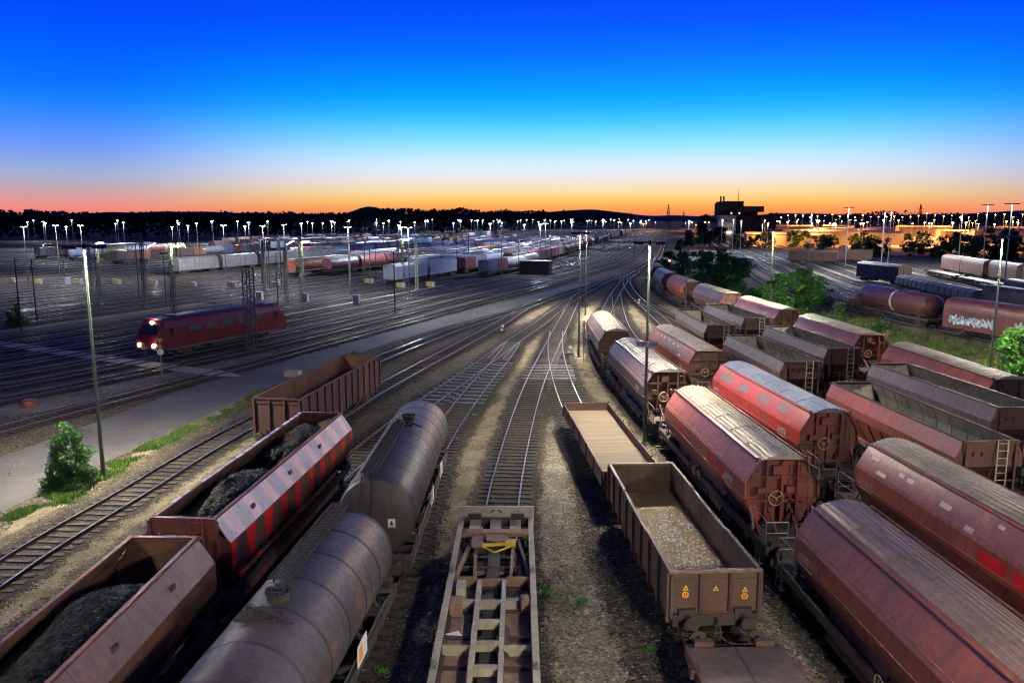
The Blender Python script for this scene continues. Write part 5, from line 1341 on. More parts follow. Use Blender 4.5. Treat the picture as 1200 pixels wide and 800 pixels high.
def graffiti(root, ys, z0, z1, seed, side=-1, glow=False):
    rnd = random.Random(seed); m = MB(); y0, y1 = ys; n = int(abs(y1-y0)/.58)
    for i in range(n):
        y = y0+(y1-y0)*(i+.5)/n; w = .46; hh = (z1-z0)/2*rnd.uniform(.9, 1.25); zc = (z0+z1)/2+rnd.uniform(-.1, .12); k = rnd.randint(8, 11); ph = rnd.random()*6
        pts = []
        for j in range(k):
            a = 6.2832*j/k+ph; rr = rnd.uniform(.62, 1.25) if j % 2 else rnd.uniform(.45, .8); pts.append((y+w*rr*math.cos(a), zc+hh*rr*math.sin(a)))
        m.poly([(side*1.478, zc*0+y+(py-y)*1.22, zc+(pz-zc)*1.18) for py, pz in pts], 1)
        m.poly([(side*1.482, py, pz) for py, pz in pts], 0)
        for q in range(2):
            sy, sz, ln, an = y+rnd.uniform(-.2,.2), zc+rnd.uniform(-.3,.3)*hh, rnd.uniform(.2,.45), rnd.uniform(-1.2,1.2)
            m.bar((side*1.484, sy-ln*math.cos(an)/2, sz-ln*math.sin(an)/2), (side*1.484, sy+ln*math.cos(an)/2, sz+ln*math.sin(an)/2), .006, .06, 2)
    return m.build('graffiti', [M['graffiti_white'], M['graffiti_yellow' if glow else 'navy'], M['navy']], root)
graffiti(GW, (10.3, 3.6), 1.35, 2.6, 5); graffiti(GW, (1.2, -5.6), 1.35, 2.75, 9, glow=True)
FLT = rput(flat('empty intermodal flat wagon with red fittings beside the light green round bush', 18.4, 'frame_dark', False, False, name='intermodal_wagon'), 121.5, 0)
m = MB()
for s in (-1, 1):
    for i in range(9): m.path([(s*1.3, -8.4+1.9*i, 1.37), (s*1.3, -7.5+1.9*i, 2.0), (s*1.3, -6.6+1.9*i, 1.37)], .05, 6)
    m.tube((s*1.3, -8.4, 2.0), (s*1.3, 8.4, 2.0), .05, 6)
m.build('side_truss', M['galv'], FLT)
m = MB()
for y in (-7.5, 7.2): m.box(-1.3, 1.3, y-.4, y+.4, 1.37, 1.85)
m.build('trailer_cradle', M['rim_red'], FLT)
rput(clone(FLT, label='second empty intermodal flat wagon farther up the same track'), 141.5, 0)
DK = rput(closed_wagon('dark slatted closed wagon with a tan end wall, left of the grey notched load', 'box_dark', 14.5, 4.4, 'gable', endm='box_tan'), 166, 19.2)
rput(closed_wagon('brown ribbed closed wagon far off, left one of a coupled pair', 'box_brown', 13.6, 4.2, 'gable', endm='box_tan'), 246, 11)
place(bpy.data.objects[DK.name], DK.location.x, DK.location.y, R(-8))
p1, p2 = at(932,307,.5), at(971,307,.5)
bw = [o for o in bpy.data.objects if o.get('label') == 'brown ribbed closed wagon far off, left one of a coupled pair'][0]
place(bw, 89.5, 233, R(-62)); b2 = place(clone(bw, label='brown ribbed closed wagon far off, right one of a coupled pair'), 102.8, 240, R(-62))
RW = rput(closed_wagon('brown closed wagon with a curved roof in front of the trees', 'box_brown', 14., 4.5, 'curved'), 201, 44.5)
for i, y in enumerate((186.4, 171.8, 157)): rput(clone(RW, label=['brown curved-roof wagon coupled behind the first, under the lamp masts','third brown curved-roof wagon from the trees, partly behind the right lamp post','brown curved-roof wagon at the right edge of its row'][i]), y, 44.5+i*.8)
rput(flat('long empty red-brown flat wagon in front of the curved-roof wagons', 20, 'box_brown', False, False, name='flat_wagon'), 183, 36.5)
rput(clone([o for o in bpy.data.objects if o.get('label') == 'long empty red-brown flat wagon in front of the curved-roof wagons'][0], label='second long empty red-brown flat wagon, nearer the right edge'), 161, 36.5)
# row of wagons with a notched grey load
def notched(label):
    r = flat(label, 16., 'frame_dark', False, False, name='coil_wagon')
    for i in range(7):
        y = -7+2.33*i; m = MB(); m.prism([(-1.25,1.37),(-1.15,2.5),(-.4,2.9),(.4,2.9),(1.15,2.5),(1.25,1.37)], y-.95, y+.95); m.build('covered_coil', M['box_grey'], r)
        if i: m = MB(); m.prism([(-1.0,1.37),(-.9,2.0),(.9,2.0),(1.0,1.37)], y-1.38, y-.95); m.build('coil_cradle', M['black'], r)
    return r
NW = rput(notched('wagon with a row of grey humped covers, behind the maroon tank'), 143, 19.)
rput(clone(NW, label='second wagon with grey humped covers, behind the graffiti wagon'), 125.5, 19.)
TW = rput(closed_wagon('tan ribbed round-roof wagon at the right edge behind the graffiti wagon', 'box_tan', 15., 4.0, 'curved'), 104, 19.)
rput(clone(TW, label='tan round-roof wagon farther back at the right edge'), 118, 28.3)

# ------------------------------------------------------------------ left yard trains
def simple_wagon(kind, label, paint_, group, paint2=None):
    L = {'closed': 14.2, 'tank': 13.5, 'container': 13.2, 'hopper': 12.2, 'canvas': 13.6, 'car': 14.}[kind]; h = L/2
    r = thing({'closed':'closed_wagon','tank':'tank_wagon','container':'container_wagon','hopper':'hopper_wagon','canvas':'canopy_wagon','car':'closed_wagon'}[kind], label, 'wagon', group=group)
    if kind in ('closed', 'car', 'canvas'):
        zt = 4.3; half = [(0,zt),(.6,zt-.06),(1.1,zt-.3),(1.38,zt-.75),(1.42,zt-1.2),(1.42,1.15)] if kind != 'closed' else [(0,zt),(.8,zt-.12),(1.3,zt-.35),(1.40,zt-.5),(1.40,1.15)]
        prof = [(-x, z) for x, z in half[:0:-1]]+half; m = MB(); m.prism(prof, -h, h); m.build('body', M[paint_], r, smooth=30)
        m = MB(); n = 8 if kind == 'canvas' else 5
        for i in range(n+1):
            y = -h+.05+(L-.1)*i/n; m.prism([(x*1.012, 1.15+(z-1.15)*1.008) for x, z in prof], y-.05, y+.05)
        m.build('hoop' if kind == 'canvas' else 'side_rib', M[paint2 or paint_], r)
    elif kind == 'tank':
        m = MB(); m.lathe_y([(.01,-h),(.9,-h+.1),(1.3,-h+.35),(1.38,-h+.6),(1.38,h-.6),(1.3,h-.35),(.9,h-.1),(.01,h)], 20, 0, 2.7); m.build('tank_shell', M[paint_], r, smooth=40)
        m = MB(); m.tube((0,0,4.0),(0,0,4.35),.3,10); m.box(-.5,.5,-2,2,4.08,4.16); m.build('manhole', M['frame_dark'], r)
    elif kind == 'container':
        for y, p in ((-h/2, paint_), (h/2, paint2 or paint_)):
            m = MB(); m.box(-1.22, 1.22, y-h/2+.08, y+h/2-.08, 1.32, 3.95); 
            for k in range(9):
                yy = y-h/2+.4+k*(h-.8)/8
                for s in (-1, 1): m.box(min(s*1.22, s*1.25), max(s*1.22, s*1.25), yy-.12, yy+.12, 1.42, 3.85)
            m.build('container', M[p], r)
    else:
        half = [(.8,4.1),(1.4,3.3),(1.5,2.9),(1.48,2.3),(1.05,1.5)]; prof = [(-x, z) for x, z in half[::-1]]+half; m = MB(); m.prism(prof, -h, h); m.build('body', M[paint_], r, smooth=25)
        m = MB(); m.box(-.78, .78, -h, h, 4.11, 4.22); m.build('roof', M['roof_zinc'], r)
    m = MB(); m.box(-1.3, 1.3, -h-.5, h+.5, .95, 1.13)
    for y in (-h+1.6, h-1.6): m.box(-1.05, 1.05, y-1.2, y+1.2, .45, .95)
    m.build('underframe', M['frame_dark'], r)
    for y in (-h+.75, -h+2.45, h-.75, h-2.45):
        m = MB(); m.tube((-.7, y, .66), (.7, y, .66), .08, 6)
        for s in (-1, 1): m.tube((s*.66, y, .66), (s*.8, y, .66), .46, 14)
        m.build('wheelset', M['wheel_steel'], r)
    return r, L+1.5
protos = {}
def yput(kind, u, v, label, paint_, group, paint2=None, hd_off=0):
    key = (kind,)
    if key not in protos:
        o, L = simple_wagon(kind, label, paint_, group, paint2); protos[key] = (o, L, paint_, paint2)
    else:
        o0, L, pa, pb = protos[key]; swp = {pa: M[paint_]}
        if pb: swp[pb] = M[paint2 or paint_]
        o = clone(o0, label=label, swap=swp); o['group'] = group
    x, y, h_ = yard(u, v); place(o, x, y, h_+hd_off); return L
GYl = 'wagons packed in the left yard'
# front rows with their own labels
L0 = yput('closed', 113, 30.2, 'white-blue closed wagon at the near end of the first packed row', 'box_white', GYl)
yput('closed', 129, 30.2, 'second white-blue closed wagon of the first packed row', 'box_white', GYl)
yput('container', 139, 20.6, 'container wagon with blue and maroon boxes near the tank containers', 'box_blue', GYl, 'box_maroon')
yput('tank', 152, 20.6, 'silver tank wagon at the near end of the dark row', 'tank_white', GYl)
yput('tank', 167, 21.0, 'second silver tank wagon behind the first', 'tank_white', GYl)
for i in range(5): yput('canvas', 120+15.2*i, 92.0, ['grey canopy wagon at the left end of the canopy train','second canopy wagon from the left','middle wagon of the grey canopy train','fourth canopy wagon, right of the middle','last canopy wagon at the right end of the canopy train'][i], 'box_grey', 'grey canopy wagons far left', 'box_grey')
for i in range(9): yput('hopper', 124+13.8*i, 62.5, 'red-brown hopper wagon in the long red train behind the lattice mast', 'hop_brown' if i % 3 else 'hop_orange', 'hopper wagons of the long red train')
for i in range(7): yput('hopper', 131+13.8*i, 57.5, 'dark red-brown hopper wagon in the lower row of the long red train', 'hop_brown' if i % 2 else 'box_maroon', 'hopper wagons of the long red train')
rnd = random.Random(5); cnt = 0
cols = ['box_white','box_grey','box_brown','box_blue','box_maroon','box_orange','box_yellow','tank_white','box_grey','box_white','box_blue','box_red','hop_brown']
rows = [(26.0,172,27,.8),(30.2,148,20,.0),(34.8,150,17,0),(39.4,140,16,0),(44,150,15,0),(48.8,165,13,0),(53.4,180,12,0),(67,215,9,0),(72,170,12,0),(80,230,10,0),(97,205,12,0),(104,190,9,0),(112,230,10,0),(124,235,11,0),(136,260,10,0),(150,270,10,0),(165,280,9,0),(182,300,9,0),(200,310,8,0),(143,150,5,0),(172,165,6,0),(190,170,5,0),(58,262,9,0),(62.6,250,8,0),(88,330,8,0),(118,420,8,0)]
for ri, (v, u, n_, dark) in enumerate(rows):
    kind = rnd.choice(['closed','container','hopper','tank','container']) 
    for i in range(n_):
        if rnd.random() < .3: kind = rnd.choice(['closed','container','container','hopper','tank','closed'])
        c1 = rnd.choice(cols) if not dark else rnd.choice(['box_dark','box_maroon','box_dark','box_brown']); c2 = rnd.choice(cols)
        if kind == 'container' and dark: kind = 'closed'
        L = yput(kind, u, v, 'wagon among the packed rows of the distant left yard', c1, 'distant wagons of the left yard', c2); u += L+.4+(rnd.random() < .1)*20
        cnt += 1
# brown shed near the front row
x, y = at(621,322); r = thing('brown_hut', 'low brown railway hut in front of the dark wagon row', 'hut', (x+1.5, y+4, 0), R(14))
m = MB(); m.box(-3.6, 3.6, -2., 2., 0, 3.1); m.build('hut_wall', M['gond_brown'], r); m = MB(); m.prism([(-2.2,3.1),(2.2,3.1),(2.2,3.22),(-2.2,3.22)], -3.8, 3.8); o = m.build('roof', M['box_tan'], r); o.rotation_euler = (0,0,math.pi/2); m = MB(); m.box(-.5, .5, -2.03, -2.003, .05, 2.1); m.build('door', M['box_dark'], r)

# ------------------------------------------------------------------ tower building and distant lots
D = 480.; kx = lambda px: (px-600)*485/914.
T = thing('tower_building', 'dark stepped signal tower building with an antenna against the sunset', 'building', (kx(866), D, 0))
X0 = kx(866); bx = lambda a: kx(a)-X0
def wb(name, px0, px1, y0, y1, z0, z1, mat, parent=T): m = MB(); m.box(bx(px0), bx(px1), y0, y1, z0, z1); return m.build(name, M[mat], parent)
wb('stair_tower', 833.5, 839, -6, 4, 0, 22.6, 'brick_dark'); wb('front_block', 833, 853, -7, 8, 0, 15.3, 'facade'); wb('main_block', 839.2, 862, -5, 12, 15.3, 23.2, 'brick_dark'); wb('body_block', 853.1, 882, -4, 14, 0, 15.2, 'brick_dark'); wb('control_room', 862.1, 884, -7, 10, 17.2, 20.6, 'brick_dark'); wb('control_neck', 862.1, 880, -2, 8, 15.25, 17.19, 'brick_dark'); wb('annex', 880.1, 899, -6, 14, 0, 15.6, 'brick_dark')
w = wb('window_band', 863, 883.2, -7.06, -7.003, 18.2, 19.6, 'glass_dark'); wb('parapet', 839, 862.4, -5.3, 12.2, 23.21, 23.6, 'brick_dark'); wb('low_wall', 833, 866, -12, -11.6, 0, 4.6, 'facade'); wb('canopy', 870, 899, -16, -8, 3.2, 3.9, 'box_blue')
m = MB()
for i in range(5):
    for j in range(3): m.box(bx(841+2.2*i), bx(842.4+2.2*i), -7.05, -7.003, 3+4*j, 4.6+4*j)
m.build('window', M['glass_dark'], T)
for px in (848.5, 857.5): m = MB(); m.box(bx(px)-.3, bx(px)+.3, -5.06, -5.003, 16.2, 16.9); m.build('lit_window', M['window_lit'], T)
m = MB(); m.tube((bx(860), 3, 23.6), (bx(860), 3, 32), .16, 8, .06); m.tube((bx(860)-.8, 3, 24.6), (bx(860)+.8, 3, 24.6), .06, 6); m.build('antenna', M['frame_dark'], T)
for px in (838.6, 842): m = MB(); m.box(bx(px)-.35, bx(px)+.35, 0, 1, 23.2, 26.6); m.build('chimney', M['brick_dark'], T)
for px, z in ((843,7.5),(863.5,6.)): m = MB(); m.box(bx(px)-1.2, bx(px)+1.2, -12.4, -12.05, z-2.4, z-1.9); m.build('wall_lamp', M['wall_light'], T)
m = MB(); m.poly([(95,385,.012),(290,330,.012),(620,560,.012),(560,900,.012),(230,900,.012)])
tag(m.build('storage_ground', M['shed_pale']), kind='structure')
rnd = random.Random(31)
for i in range(34):
    a = rnd.uniform(.31, .67); d = 420+12*i; w = rnd.uniform(18, 55); hh = rnd.uniform(4, 8.)
    r = thing('storage_shed', 'pale long shed lit orange in the distant storage lots on the right', 'shed', (d*math.sin(a), d*math.cos(a), 0), a*.5, 'sheds of the distant storage lots')
    m = MB(); m.box(-w/2, w/2, -6, 6, 0, hh); m.build('shed_wall', M[rnd.choice(['shed_pale','shed_pale','facade','box_tan'])], r); m = MB(); m.prism([(-6.3,hh+.003),(6.3,hh+.003),(0,hh+1.1)], -w/2-.3, w/2+.3); o = m.build('roof', M['shed_pale'], r); o.rotation_euler = (0,0,math.pi/2)
for i, (x, y, lab) in enumerate(((150,356,'blue parked car before the tower annex'),(133,338,'white parked car left of the tower annex'),(120,372,'dark parked car near the round tree'))):
    r = thing('parked_car', lab, 'car', (x, y, 0), R(80)); m = MB(); m.prism([(-.85,.35),(.85,.35),(.85,.85),(-.85,.85)], -2.1, 2.1); m.prism([(-.8,.85),(.8,.85),(.62,1.42),(-.62,1.42)], -1.2, 1.3); m.build('body', M[['box_blue','chalk_white','box_dark'][i]], r)
    m = MB()
    for sx in (-.8, .8):
        for sy in (-1.3, 1.3): m.tube((sx-.1, sy, .32), (sx+.1, sy, .32), .32, 12)
    m.build('wheel', M['rubber'], r); m = MB(); m.prism([(-.815,.9),(.815,.9),(.66,1.36),(-.66,1.36)], -.9, .9); m.build('window', M['glass_dark'], r)
def pylon(label, x, y, h, w=5.):
    r = thing('lattice_pylon', label, 'pylon', (x, y, 0)); m = MB()
    for a, b in ((-1,-1),(1,-1),(1,1),(-1,1)): m.bar((a*w/2,b*w/2,0), (a*.3,b*.3,h), .35)
    for k in range(10):
        z0, z1 = h*k/10, h*(k+1)/10; f0, f1 = w/2*(1-k/10)+.3, w/2*(1-(k+1)/10)+.3
        for s in (-1, 1): m.bar((-f0,s*f0,z0), (f1,s*f1,z1), .2); m.bar((f0,s*f0,z0), (-f1,s*f1,z1), .2)
    m.build('lattice_shaft', M['frame_dark'], r); m = MB()
    for z in (.7, .85): m.bar((-w*.8,0,h*z), (w*.8,0,h*z), .3)
    m.build('cross_arm', M['frame_dark'], r)
pylon('slim lattice pylon on the horizon left of the tower', 178, 900, 29); pylon('thin faint pylon right of the taller horizon pylon', 250, 1150, 24, 3.); pylon('lattice pylon on the horizon above the dark covered wagon', 465, 900, 29, 6.); pylon('tiny mast on the horizon above the left yard', 30, 1000, 22, 2.)

# ------------------------------------------------------------------ trees and bushes
def tree(name, label, cat, x, y, h, rad, leaf='leaf', n=3000, ls=.22, trunk=.2, z0=.15, seed=1, shape='round', group=None, clumps=26):
    rnd = random.Random(seed); r = thing(name, label, cat, (x, y, 0), rnd.random()*6, group)
    cl = []
    for i in range(clumps):
        for _ in range(60):
            a, b, c = rnd.uniform(-1, 1), rnd.uniform(-1, 1), rnd.uniform(0, 1)
            prof = {'round': math.sqrt(max(0, 1-(2*c-.85)**2*.9)) if c > .05 else .75, 'cone': (1-c)**.7*.95+.08, 'column': (1-c**1.7)*.92+.06, 'wide': math.sqrt(max(0, 1-c*c))}[shape]
            d = math.hypot(a, b)
            if d < prof and (d > prof*.45 or rnd.random() < .3): break
        cl.append((a*rad, b*rad, h*(z0+(1-z0)*c*.95), rnd.uniform(.2, .42)*rad*(1-.35*c)))
    m = MB()
    for i in range(n):
        cx, cy, cz, cr = cl[rnd.randrange(len(cl))]
        th, ph = rnd.random()*6.283, math.acos(rnd.uniform(-1, 1)); rr = cr*(rnd.random()**.45)
        px, py, pz = cx+rr*math.sin(ph)*math.cos(th), cy+rr*math.sin(ph)*math.sin(th), max(.05, cz+rr*math.cos(ph)*.8)
        s = ls*rnd.uniform(.5, 1.15); u = Vector((rnd.gauss(0,1), rnd.gauss(0,1), rnd.gauss(0,.6))).normalized(); w = u.cross(Vector((rnd.gauss(0,1), rnd.gauss(0,1), rnd.gauss(0,1)))).normalized()
        p = Vector((px, py, pz))
        m.add([tuple(p-u*s), tuple(p+w*s*.42), tuple(p+u*s), tuple(p-w*s*.42)], [(0,1,2,3)])
    m.build('crown', M[leaf], r)
    m = MB(); m.tube((0,0,0), (0,0,h*.5), trunk, 8, trunk*.5)
    for cx, cy, cz, cr in cl[:14]: m.tube((0,0,max(.2, min(h*.45, cz*.5))), (cx*.85, cy*.85, cz), trunk*.32, 5, trunk*.08)
    m.build('trunk', M['bark'], r); return r
tree('bush', 'feathery round green bush at the foot of the left lamp post', 'bush', -22.3, 37.9, 3.9, 1.2, 'leaf_mid', 12000, .085, .05, .02, 3, 'column', clumps=110)
tree('bush', 'small dense shrub alone on the grey strip at the far left edge', 'bush', *at(19,382), 3.0, 1.3, 'leaf_mid', 1800, .22, .06, .03, 4, 'column')
tree('bush', 'light green round bush beside the lamp post and the tan-rose hopper', 'bush', 40.5, 111.5, 7.4, 3.7, 'leaf', 8000, .30, .18, .05, 5, 'round', clumps=44)
tree('bush', 'wide bright green bush in front of the tower, left of the round bush', 'bush', 39.5, 149, 8.0, 5.6, 'leaf', 8000, .36, .2, .05, 6, 'round', clumps=48)
tree('bush', 'lower dark green shrub left of the wide bright bush', 'bush', 36.2, 172, 7.2, 3.6, 'leaf_mid', 3500, .36, .16, .05, 7, 'round')
tree('bush', 'low green shrub right of the wide bright bush', 'bush', 39, 128, 3.2, 2.6, 'leaf', 2500, .28, .1, .05, 17, 'wide')
tree('bush', 'bright green bush cut by the right edge of the picture', 'bush', 44.8, 66.5, 4.6, 2.5, 'leaf', 4500, .26, .1, .05, 8, 'round', clumps=34)
tree('bush', 'small grey-green shrub on the grass beside the maroon tank', 'bush', 44.5, 93, 1.9, 1.2, 'leaf_mid', 900, .2, .05, .05, 9, 'wide')
tree('bush', 'low grey-green shrub right of the light green round bush', 'bush', 43.6, 104, 2.4, 1.3, 'leaf_mid', 900, .2, .05, .05, 10, 'wide')
tree('tree', 'dark tall round tree left of the tower building', 'tree', 92, 365, 16.5, 7., 'leaf_dark', 3000, .8, .4, .1, 11, 'round')
tree('tree', 'dark tree behind the curving hopper train, beside the wide bright bush', 'tree', 46, 205, 10.8, 4., 'leaf_dark', 2600, .5, .25, .06, 12, 'round')
rnd = random.Random(41)
for i in range(7):
    tree('tree', ['low dark tree at the tower canopy','round dark tree before the tower wall','bright green low tree at the tower entrance','dark tree right of the tower annex','low tree right of the tower','dark green tree before the annex','leafy tree behind the parked cars'][i], 'tree', 108+13*i+rnd.uniform(-3,3), 372+rnd.uniform(-12,12), rnd.uniform(6,10), rnd.uniform(4,6), 'leaf_mid' if i == 2 else 'leaf_dark', 1200, .7, .25, .06, 50+i, 'round')
protot = [tree('tree', 'broad green tree in the long row behind the right yard', 'tree', 150, 262, 11, 6.5, 'leaf_mid', 2600, .62, .3, .04, 61, 'round', 'trees behind the right yard'), tree('tree', 'broad dark tree in the long row behind the right yard', 'tree', 165, 268, 13, 6.5, 'leaf_dark', 2600, .65, .3, .04, 62, 'round', 'trees behind the right yard')]
for i in range(22):
    x = 118+8.2*i+rnd.uniform(-3,3); y = 292-1.0*(x-118)*.35+rnd.uniform(-14,14); o = clone(protot[rnd.random() < .55], (x, y, 0), rnd.random()*6); o['label'] = ('broad green tree' if o.data is None and i < 0 else protot[0]['label'] if o['label'].startswith('broad green') else protot[1]['label']); s = rnd.uniform(.42, .78); o.scale = (s*1.15, s*1.15, s)
def weeds(x, y, seed, label): 
    rnd = random.Random(seed); m = MB()
    sc = rnd.uniform(.25, .6)
    for _ in range(110):
        a = rnd.random()*6.28; rr = abs(rnd.gauss(0, .22))*sc; h = rnd.uniform(.05,.34)*sc; le = rnd.uniform(.03,.2)*sc; px, py = rr*math.cos(a), rr*math.sin(a); w = .022
        m.add([(px-w*math.sin(a),py+w*math.cos(a),0),(px+w*math.sin(a),py-w*math.cos(a),0),(px+(le)*math.cos(a)+w*2*math.sin(a),py+le*math.sin(a)-w*2*math.cos(a),h*.7),(px+le*1.6*math.cos(a),py+le*1.6*math.sin(a),h)], [(0,1,2,3)])
    o = m.build('weed_plant', M['leaf']); o.location = (x, y, .03); tag(o, label, 'weed', 'weeds between the tracks'); return o
for i, (px, py, lab) in enumerate(((640,457,'green weed beside the middle switch frog'),(534,515,'green weed right of the farther grey tank'),(555,602,'green weed above the container wagon end'),(556,487,'small weed between switch rails left of the middle track'),(640,696,'weed right of the container wagon'),(451,790,'weed at the bottom beside the rusty tank'),(762,764,'small weed left of the plate flat wagon'),(680,708,'tiny weed on the gravel right of the container wagon'),(578,381,'green weed between the two merging tracks on the left'))):
    weeds(*at(px, py), 70+i, lab)
# far wood: one dark mass, and hills beyond
rnd = random.Random(77); m = MB()
def wood(x0, y0, x1, y1, n, hmin, hmax, depth):
    L = math.hypot(x1-x0, y1-y0)
    for _ in range(n):
        t = rnd.random(); x = x0+(x1-x0)*t+rnd.uniform(-1,1); y = y0+(y1-y0)*t+rnd.uniform(0, depth)
        top = hmin+(hmax-hmin)*(.5+.5*mnoise.noise((x*.02, y*.02, 1)))+2.5*mnoise.noise((x*.09, y*.09, 3))
        z = top*(rnd.random()**.55); s = rnd.uniform(.9, 2.4); u = Vector((rnd.gauss(0,1), rnd.gauss(0,1), rnd.gauss(0,1))).normalized(); w = u.cross(Vector((rnd.gauss(0,1), rnd.gauss(0,1), rnd.gauss(0,1)))).normalized(); p = Vector((x, y, z))
        m.add([tuple(p-u*s), tuple(p+w*s*.7), tuple(p+u*s), tuple(p-w*s*.7)], [(0,1,2,3)])
wood(-480, 420, -120, 620, 9000, 15, 19, 30); wood(-120, 620, 60, 980, 6000, 17, 24, 40); wood(60, 980, 230, 1500, 3000, 18, 24, 60); wood(330, 1000, 900, 900, 5000, 15, 24, 60); wood(700, 560, 520, 900, 2500, 14, 22, 40)
tag(m.build('forest', M['wood_far']), kind='stuff')
m = MB(); vs = []; N = 240
for i in range(N+1):
    a = R(-62+124*i/N); d = 4200
    z = 30+22*mnoise.noise((i*.045, 0, 2))+8*mnoise.noise((i*.2, 0, 5))+34*math.exp(-((math.degrees(a)+10.3)/1.3)**2)+ (18*math.exp(-((math.degrees(a)-6)/2.2)**2))
    z = max(8, z*1.25)
    vs += [(d*math.sin(a), d*math.cos(a), -5), (d*1.05*math.sin(a), d*1.05*math.cos(a), z), (d*1.3*math.sin(a), d*1.3*math.cos(a), -5)]
m.add(vs, [f for i in range(N) for f in ((3*i, 3*i+3, 3*i+4, 3*i+1), (3*i+1, 3*i+4, 3*i+5, 3*i+2))])
tag(m.build('hills', M['hill_far'], smooth=60), kind='structure')

rnd = random.Random(123); m = MB()
for _ in range(15000):
    t = rnd.random()**1.6; y = 17+34*t; x = rnd.uniform(-.70*y-1, .72*y+1)
    if -26 < x < -23.3 and y > 33: continue
    s = rnd.uniform(.016, .05)*(1.0 if rnd.random() < .93 else 1.7); z = s*.35+.012
    j = [rnd.uniform(.65, 1.25) for _k in range(6)]
    m.add([(x+s*j[0],y,z),(x,y+s*j[1],z),(x-s*j[2],y,z),(x,y-s*j[3],z),(x+s*.2,y-s*.1,z+s*.7*j[4]),(x,y,z-s*.5)], [(0,1,4),(1,2,4),(2,3,4),(3,0,4)])
n = NT('stone_loose'); gi = n.new('ShaderNodeNewGeometry'); n.col(n.ramp(gi.outputs['Random Per Island'], [(0., (.03,.026,.023)), (.55, (.085,.075,.064)), (.85, (.16,.145,.12)), (1., (.34,.32,.28))])); n.rough(.85)
tag(m.build('gravel', n.mat), kind='stuff')
# ------------------------------------------------------------------ world, sun, camera
W = bpy.data.worlds.new('World'); scene.world = W; W.use_nodes = True
nt = W.node_tree; nn = nt.nodes; ll = nt.links; bg = nn['Background']
tc = nn.new('ShaderNodeTexCoord'); sp = nn.new('ShaderNodeSeparateXYZ'); ll.new(tc.outputs['Generated'], sp.inputs[0])
el = nn.new('ShaderNodeMath'); el.operation = 'ARCSINE'; ll.new(sp.outputs['Z'], el.inputs[0])
mr = nn.new('ShaderNodeMapRange'); mr.inputs['From Min'].default_value = R(-2); mr.inputs['From Max'].default_value = R(38); ll.new(el.outputs[0], mr.inputs['Value'])
def sky_ramp(stops):
    x = nn.new('ShaderNodeValToRGB'); e = x.color_ramp.elements; x.color_ramp.interpolation = 'EASE' if False else 'LINEAR'
    while len(e) < len(stops): e.new(.5)
    for i, (d, c) in enumerate(stops): e[i].position = (d+2)/40.; e[i].color = (*srgb(*c), 1)
    ll.new(mr.outputs[0], x.inputs[0]); return x.outputs[0]
warm = sky_ramp([(-2,(60,40,50)),(.2,(240,128,84)),(.8,(249,168,84)),(1.35,(253,203,114)),(1.95,(250,220,165)),(2.55,(240,228,214)),(3.33,(226,235,246)),(4.05,(203,236,253)),(4.8,(165,231,255)),(5.75,(118,218,255)),(6.7,(68,200,255)),(7.6,(30,180,255)),(8.5,(0,163,255)),(9.45,(0,145,255)),(11.2,(0,114,255)),(13,(0,90,252)),(14.7,(0,74,250)),(19,(8,60,200)),(27,(30,58,150)),(38,(52,60,130))])
cool = sky_ramp([(d*.87 if 0 < d < 16 else d, c) for d, c in [(-2,(50,36,58)),(.2,(234,120,120)),(.8,(240,140,130)),(1.35,(222,150,150)),(1.95,(200,160,165)),(2.55,(180,168,190)),(3.33,(158,172,212)),(4.05,(140,166,226)),(4.8,(121,158,240)),(5.75,(95,148,252)),(6.7,(70,140,255)),(7.6,(44,134,255)),(8.5,(20,125,255)),(9.45,(8,114,255)),(11.2,(0,100,255)),(13,(0,86,252)),(14.7,(0,74,250)),(19,(8,58,195)),(27,(30,56,146)),(38,(52,60,130))]])
SAZ = R(13.)        # where the sun has set: right of the middle of the picture
dx = nn.new('ShaderNodeVectorMath'); dx.operation = 'DOT_PRODUCT'; dx.inputs[1].default_value = (math.sin(R(6.)), math.cos(R(6.)), 0); ll.new(tc.outputs['Generated'], dx.inputs[0])
az = nn.new('ShaderNodeMapRange'); az.inputs['From Min'].default_value = .82; az.inputs['From Max'].default_value = .992; az.interpolation_type = 'SMOOTHSTEP'; ll.new(dx.outputs['Value'], az.inputs['Value'])
mx = nn.new('ShaderNodeMix'); mx.data_type = 'RGBA'; ll.new(az.outputs[0], mx.inputs[0]); ll.new(cool, mx.inputs[6]); ll.new(warm, mx.inputs[7])
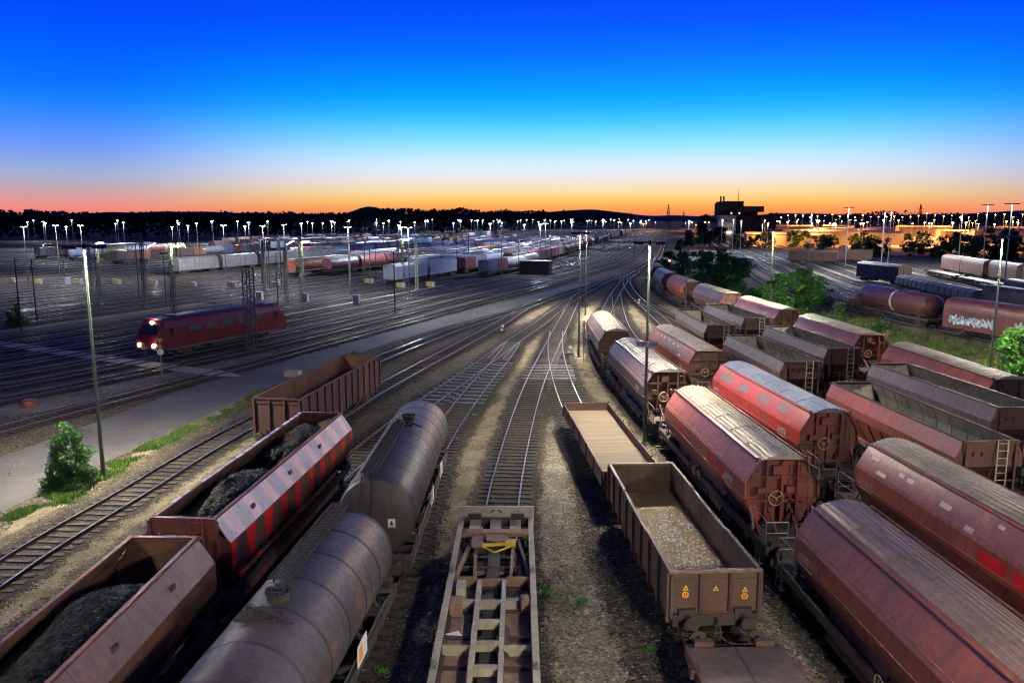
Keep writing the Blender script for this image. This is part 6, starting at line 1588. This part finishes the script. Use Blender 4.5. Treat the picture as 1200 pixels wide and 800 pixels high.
# away from the sunset the dusk sky is much darker
bk = nn.new('ShaderNodeMapRange'); bk.inputs['From Min'].default_value = -.5; bk.inputs['From Max'].default_value = .6; bk.inputs['To Min'].default_value = .4; bk.inputs['To Max'].default_value = 1.; ll.new(dx.outputs['Value'], bk.inputs['Value'])
dk = nn.new('ShaderNodeVectorMath'); dk.operation = 'SCALE'; ll.new(mx.outputs[2], dk.inputs[0]); ll.new(bk.outputs[0], dk.inputs['Scale'])
sky = nn.new('ShaderNodeTexSky'); sky.sky_type = 'NISHITA'; sky.sun_disc = False; sky.sun_elevation = R(.4); sky.sun_rotation = SAZ
sk = nn.new('ShaderNodeVectorMath'); sk.operation = 'SCALE'; sk.inputs['Scale'].default_value = .0008; ll.new(sky.outputs[0], sk.inputs[0])
ad = nn.new('ShaderNodeVectorMath'); ad.operation = 'ADD'; ll.new(dk.outputs[0], ad.inputs[0]); ll.new(sk.outputs[0], ad.inputs[1])
ll.new(ad.outputs[0], bg.inputs['Color']); bg.inputs['Strength'].default_value = .545

sl = bpy.data.lights.new('sun', 'SUN'); sl.energy = .12; sl.angle = R(8); sl.color = (1., .55, .28)
so = bpy.data.objects.new('sun', sl); COL.objects.link(so); so.rotation_euler = (R(90-1.5), 0, math.pi-SAZ)

cam = bpy.data.cameras.new('camera'); cam.sensor_width = 36; cam.lens = 914/1200*36; cam.clip_end = 20000; cam.clip_start = .1
co = bpy.data.objects.new('camera', cam); COL.objects.link(co); co.location = (0, 0, CAMZ); co.rotation_euler = (R(90)-PITCH, 0, 0); scene.camera = co
scene.view_settings.view_transform = 'Standard'; scene.view_settings.look = 'None'; scene.view_settings.gamma = 1; scene.view_settings.exposure = .92; scene.view_settings.use_curve_mapping = False
cy = scene.cycles
cy.use_denoising = True; cy.denoiser = 'OPENIMAGEDENOISE'; cy.sample_clamp_indirect = 3.; cy.sample_clamp_direct = 0.
cy.max_bounces = 4; cy.diffuse_bounces = 2; cy.glossy_bounces = 2; cy.transmission_bounces = 2; cy.transparent_max_bounces = 8
cy.caustics_reflective = False; cy.caustics_refractive = False; cy.use_light_tree = True; cy.filter_width = 1.15
